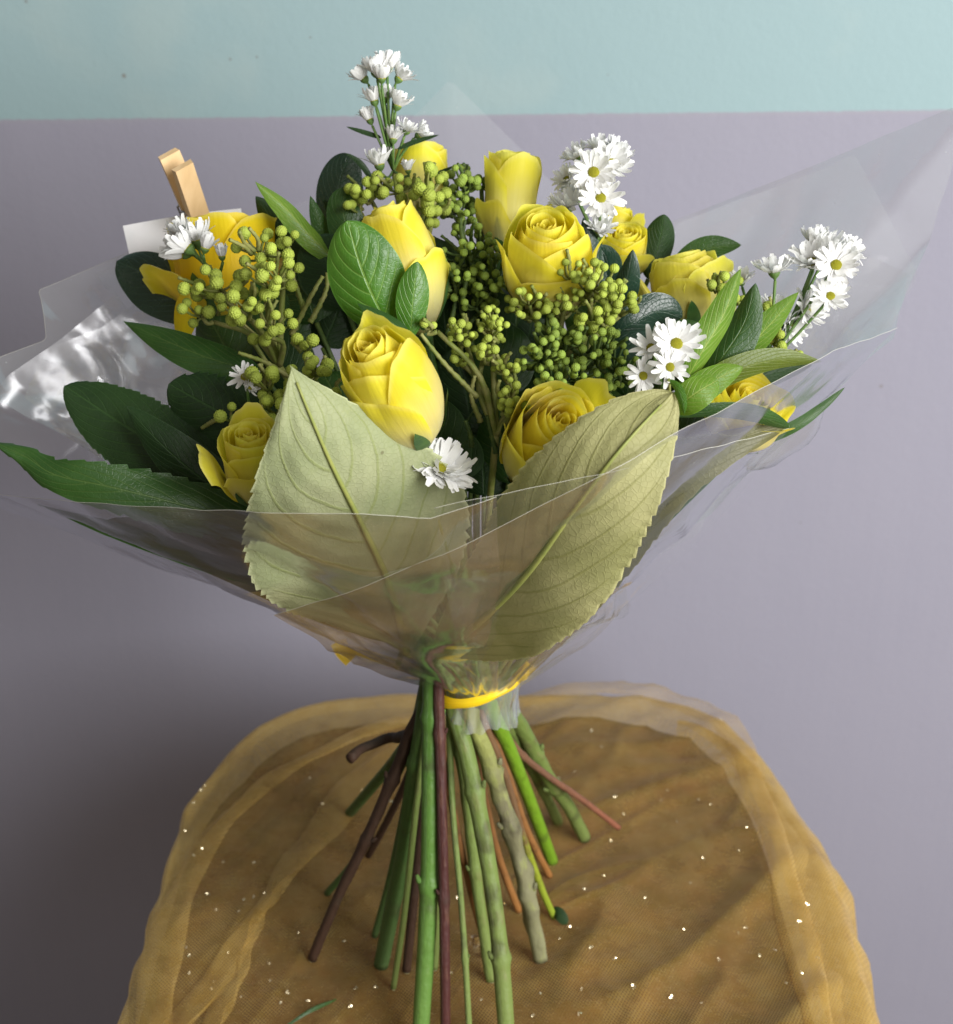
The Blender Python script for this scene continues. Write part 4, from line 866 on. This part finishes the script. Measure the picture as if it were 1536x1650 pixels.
# ------------------------------------------------------------------ cellophane
wrap = thing('cellophane_wrap', 'clear crinkled cellophane wrapped in a cone round the bouquet', 'wrapping', TIE)
def film(top, arc, bulge=0.0, nu=70, nv=46, mat='film', seed=0.0, crump=.004, pleat=.004, r0=.021, edge=True, lift=0.0):
    T = curve([at(*p) for p in top], nu) if len(top) > 2 else curve([at(*p) for p in top], nu)
    # piecewise straight top edge: keep corners
    P_ = [at(*p) for p in top]; Ls = [0]
    for a, b in zip(P_, P_[1:]): Ls.append(Ls[-1]+(b-a).length)
    T = []
    for i in range(nu+1):
        d = Ls[-1]*i/nu; j = max(0, min(len(Ls)-2, int(np.searchsorted(Ls, d))-1)); T.append(P_[j].lerp(P_[j+1], (d-Ls[j])/(Ls[j+1]-Ls[j])))
    rows = []
    for k_ in range(nv+1):
        v = k_/nv; row = []
        for i in range(nu+1):
            u = i/nu; ph = math.radians(arc[0]+(arc[1]-arc[0])*u); rad = Vector((math.cos(ph), math.sin(ph), 0))
            Bp = TIE+rad*r0; A = T[i]; m = Bp.lerp(A, .5)+rad*bulge*.0+Vector((0, 0, -bulge))+rad*bulge*.6
            p = Bp*(1-v)**2+m*2*v*(1-v)+A*v*v
            nn = nz((p.x, p.y, p.z), 22, seed)*crump*min(1, v*4)*(1-.92*v**6)+nz((p.x, p.y, p.z), 55, seed+3)*crump*.22*min(1, v*4)+max(0, 1-abs(nz((p.x, p.y, p.z), 15, seed+8))*4.5)**1.5*crump*.6*min(1, v*3)*(1-.9*v**6)
            pl = pleat*(math.sin(u*34+seed+3*nz((u*4, seed, 0), 1))+.5*math.sin(u*71+seed))*math.exp(-v*4.5)*(v*9/(1+v*9))
            nd = (rad+Vector((0, 0, -.6))).normalized()
            row.append(p+nd*(nn+pl))
        rows.append(row)
    s_ = build(MB().grid(rows), 'film_sheet', M[mat], wrap)
    if edge: build(MB().tube(rows[-1], .00012, 5), 'film_edge', M['edge'], s_)
    return s_
# front left sheet, its straight rim running across the pale leaf
film([(-60, 795, .03), (0, 797, -.03), (110, 808, -.09), (420, 826, -.15), (580, 826, -.158), (690, 838, -.155), (800, 800, -.15)], (-205, -62), .001, seed=1, crump=.0035)
# overlapping front right sheet with a long diagonal rim
film([(440, 992, -.09), (560, 955, -.115), (740, 882, -.142), (982, 760, -.152), (1090, 697, -.135), (1340, 568, -.07), (1447, 528, -.01)], (-150, 12), .006, seed=2, crump=.0045)
film([(700, 818, -.146), (975, 763, -.146), (1092, 735, -.13), (1272, 690, -.055)], (-95, -5), .02, mat='film_fine', seed=3, crump=.003)
# back sheets standing up behind the flowers
film([(-60, 600, .01), (0, 575, .03), (78, 545, .05), (64, 466, .07), (216, 402, .11), (330, 365, .14)], (-188, -232), .0, mat='film_back', seed=4, crump=.012)
film([(150, 440, .10), (300, 395, .14), (430, 345, .17), (560, 300, .19), (725, 128, .22), (850, 250, .21), (980, 400, .20)], (-215, -290), .0, mat='film_clear2', seed=5, crump=.0015, pleat=.001, edge=False)
film([(960, 405, .16), (1130, 338, .15), (1330, 258, .12), (1540, 172, .09), (1560, 190, .08), (1500, 382, .055), (1460, 470, .03), (1440, 545, .0)], (70, -8), .0, mat='film_back', seed=6, crump=.004, edge=False)
film([(1090, 360, .10), (1250, 300, .10), (1380, 250, .09), (1480, 440, .04), (1420, 560, -.01)], (55, -10), .0, mat='film_clear2', seed=7, crump=.006, edge=False)
film([(1290, 640, -.03), (1400, 560, -.02), (1455, 500, .0), (1462, 440, .02), (1380, 400, .04), (1300, 400, .06)], (-12, 40), .0, mat='film_side', seed=14, crump=.020, pleat=.004, edge=False)
# folded crumpled corner at left that catches the light
film([(40, 640, .0), (78, 560, .03), (160, 530, .045), (230, 480, .06), (250, 430, .08)], (-186, -220), .0, mat='film_side', seed=8, crump=.022, pleat=.006, edge=False)
film([(-60, 690, -.01), (20, 600, .015), (100, 545, .03), (190, 470, .05)], (-188, -225), .004, mat='film_side', seed=12, crump=.018, pleat=.006, edge=False)
# gathered skirt under the ribbon
rows = []
for i, (z, rr) in enumerate(((.008, .0215), (.0, .0212), (-.006, .0205), (-.012, .0195), (-.017, .020), (-.021, .0208))):
    rows.append([TIE+Vector(((rr+.0016*math.sin(a*17+i*.4)*(i/5)+.0008*math.sin(a*37))*math.cos(a), (rr+.0016*math.sin(a*17+i*.4)*(i/5))*math.sin(a), z+.0022*math.sin(a*5+1)*(i/5)-.0006*i*math.cos(a))) for a in np.linspace(0, 2*PI, 121)[:-1]])
build(MB().grid(rows, closed=True), 'gathered_skirt', M['film_back'], wrap)

# ------------------------------------------------------------------ ribbon
rib = thing('ribbon', 'shiny yellow ribbon tied round the neck of the wrap', 'ribbon', TIE)
rows = []; NN = 140
for i in range(NN):
    a = 2*PI*i/NN; c = TIE+Vector((.0248*math.cos(a), .0248*math.sin(a), (.0075*math.cos(a))+.0006)); ww = .0066*(1+.25*math.sin(a*2+1)+.1*math.sin(a*7))
    rows.append([c+Vector((math.cos(a)*o_, math.sin(a)*o_, 0))+Vector((0, 0, f*ww)) for f, o_ in ((-.5, -.0002), (-.25, .0006), (0, .0009), (.25, .0006), (.5, -.0002))])
rows.append(rows[0]); build(MB().grid(rows), 'band', M['ribbon'], rib)
kn = TIE+Vector((.0215, -.006, .006)); mb = MB(); rows = []
for i in range(13):
    th = PI*i/12; rows.append([kn+Vector((.0045*math.sin(th)*math.cos(p), .004*math.sin(th)*math.sin(p), .0042*math.cos(th)))*(1+.15*math.sin(3*p+th*2)) for p in np.linspace(0, 2*PI, 17)[:-1]])
build(mb.grid(rows, closed=True), 'knot', M['ribbon'], rib)
def tail(pix, wpx, tw=0.0):
    pts = curve([at(*p) for p in pix], 24); rows = []
    for i, p in enumerate(pts):
        T = (pts[min(i+1, 24)]-pts[max(i-1, 0)]).normalized(); V = (CAM-p).normalized(); S = T.cross(V).normalized(); S = Quaternion(T, tw*i/24) @ S
        rows.append([p+S*u*wpx/2*mpp(p)+T.cross(S)*.0006*(1-u*u) for u in (-1, -.5, 0, .5, 1)])
    build(MB().grid(rows), 'tail', M['ribbon'], rib)
tail([(700, 1085, .022), (640, 1070, .05), (585, 1052, .06), (540, 1040, .06)], 16, .5)
tail([(545, 1034, .06), (553, 1050, .058), (566, 1064, .055)], 26, .3)
tail([(835, 1084, -.004), (846, 1074, -.006), (850, 1066, -.004)], 16, .6)
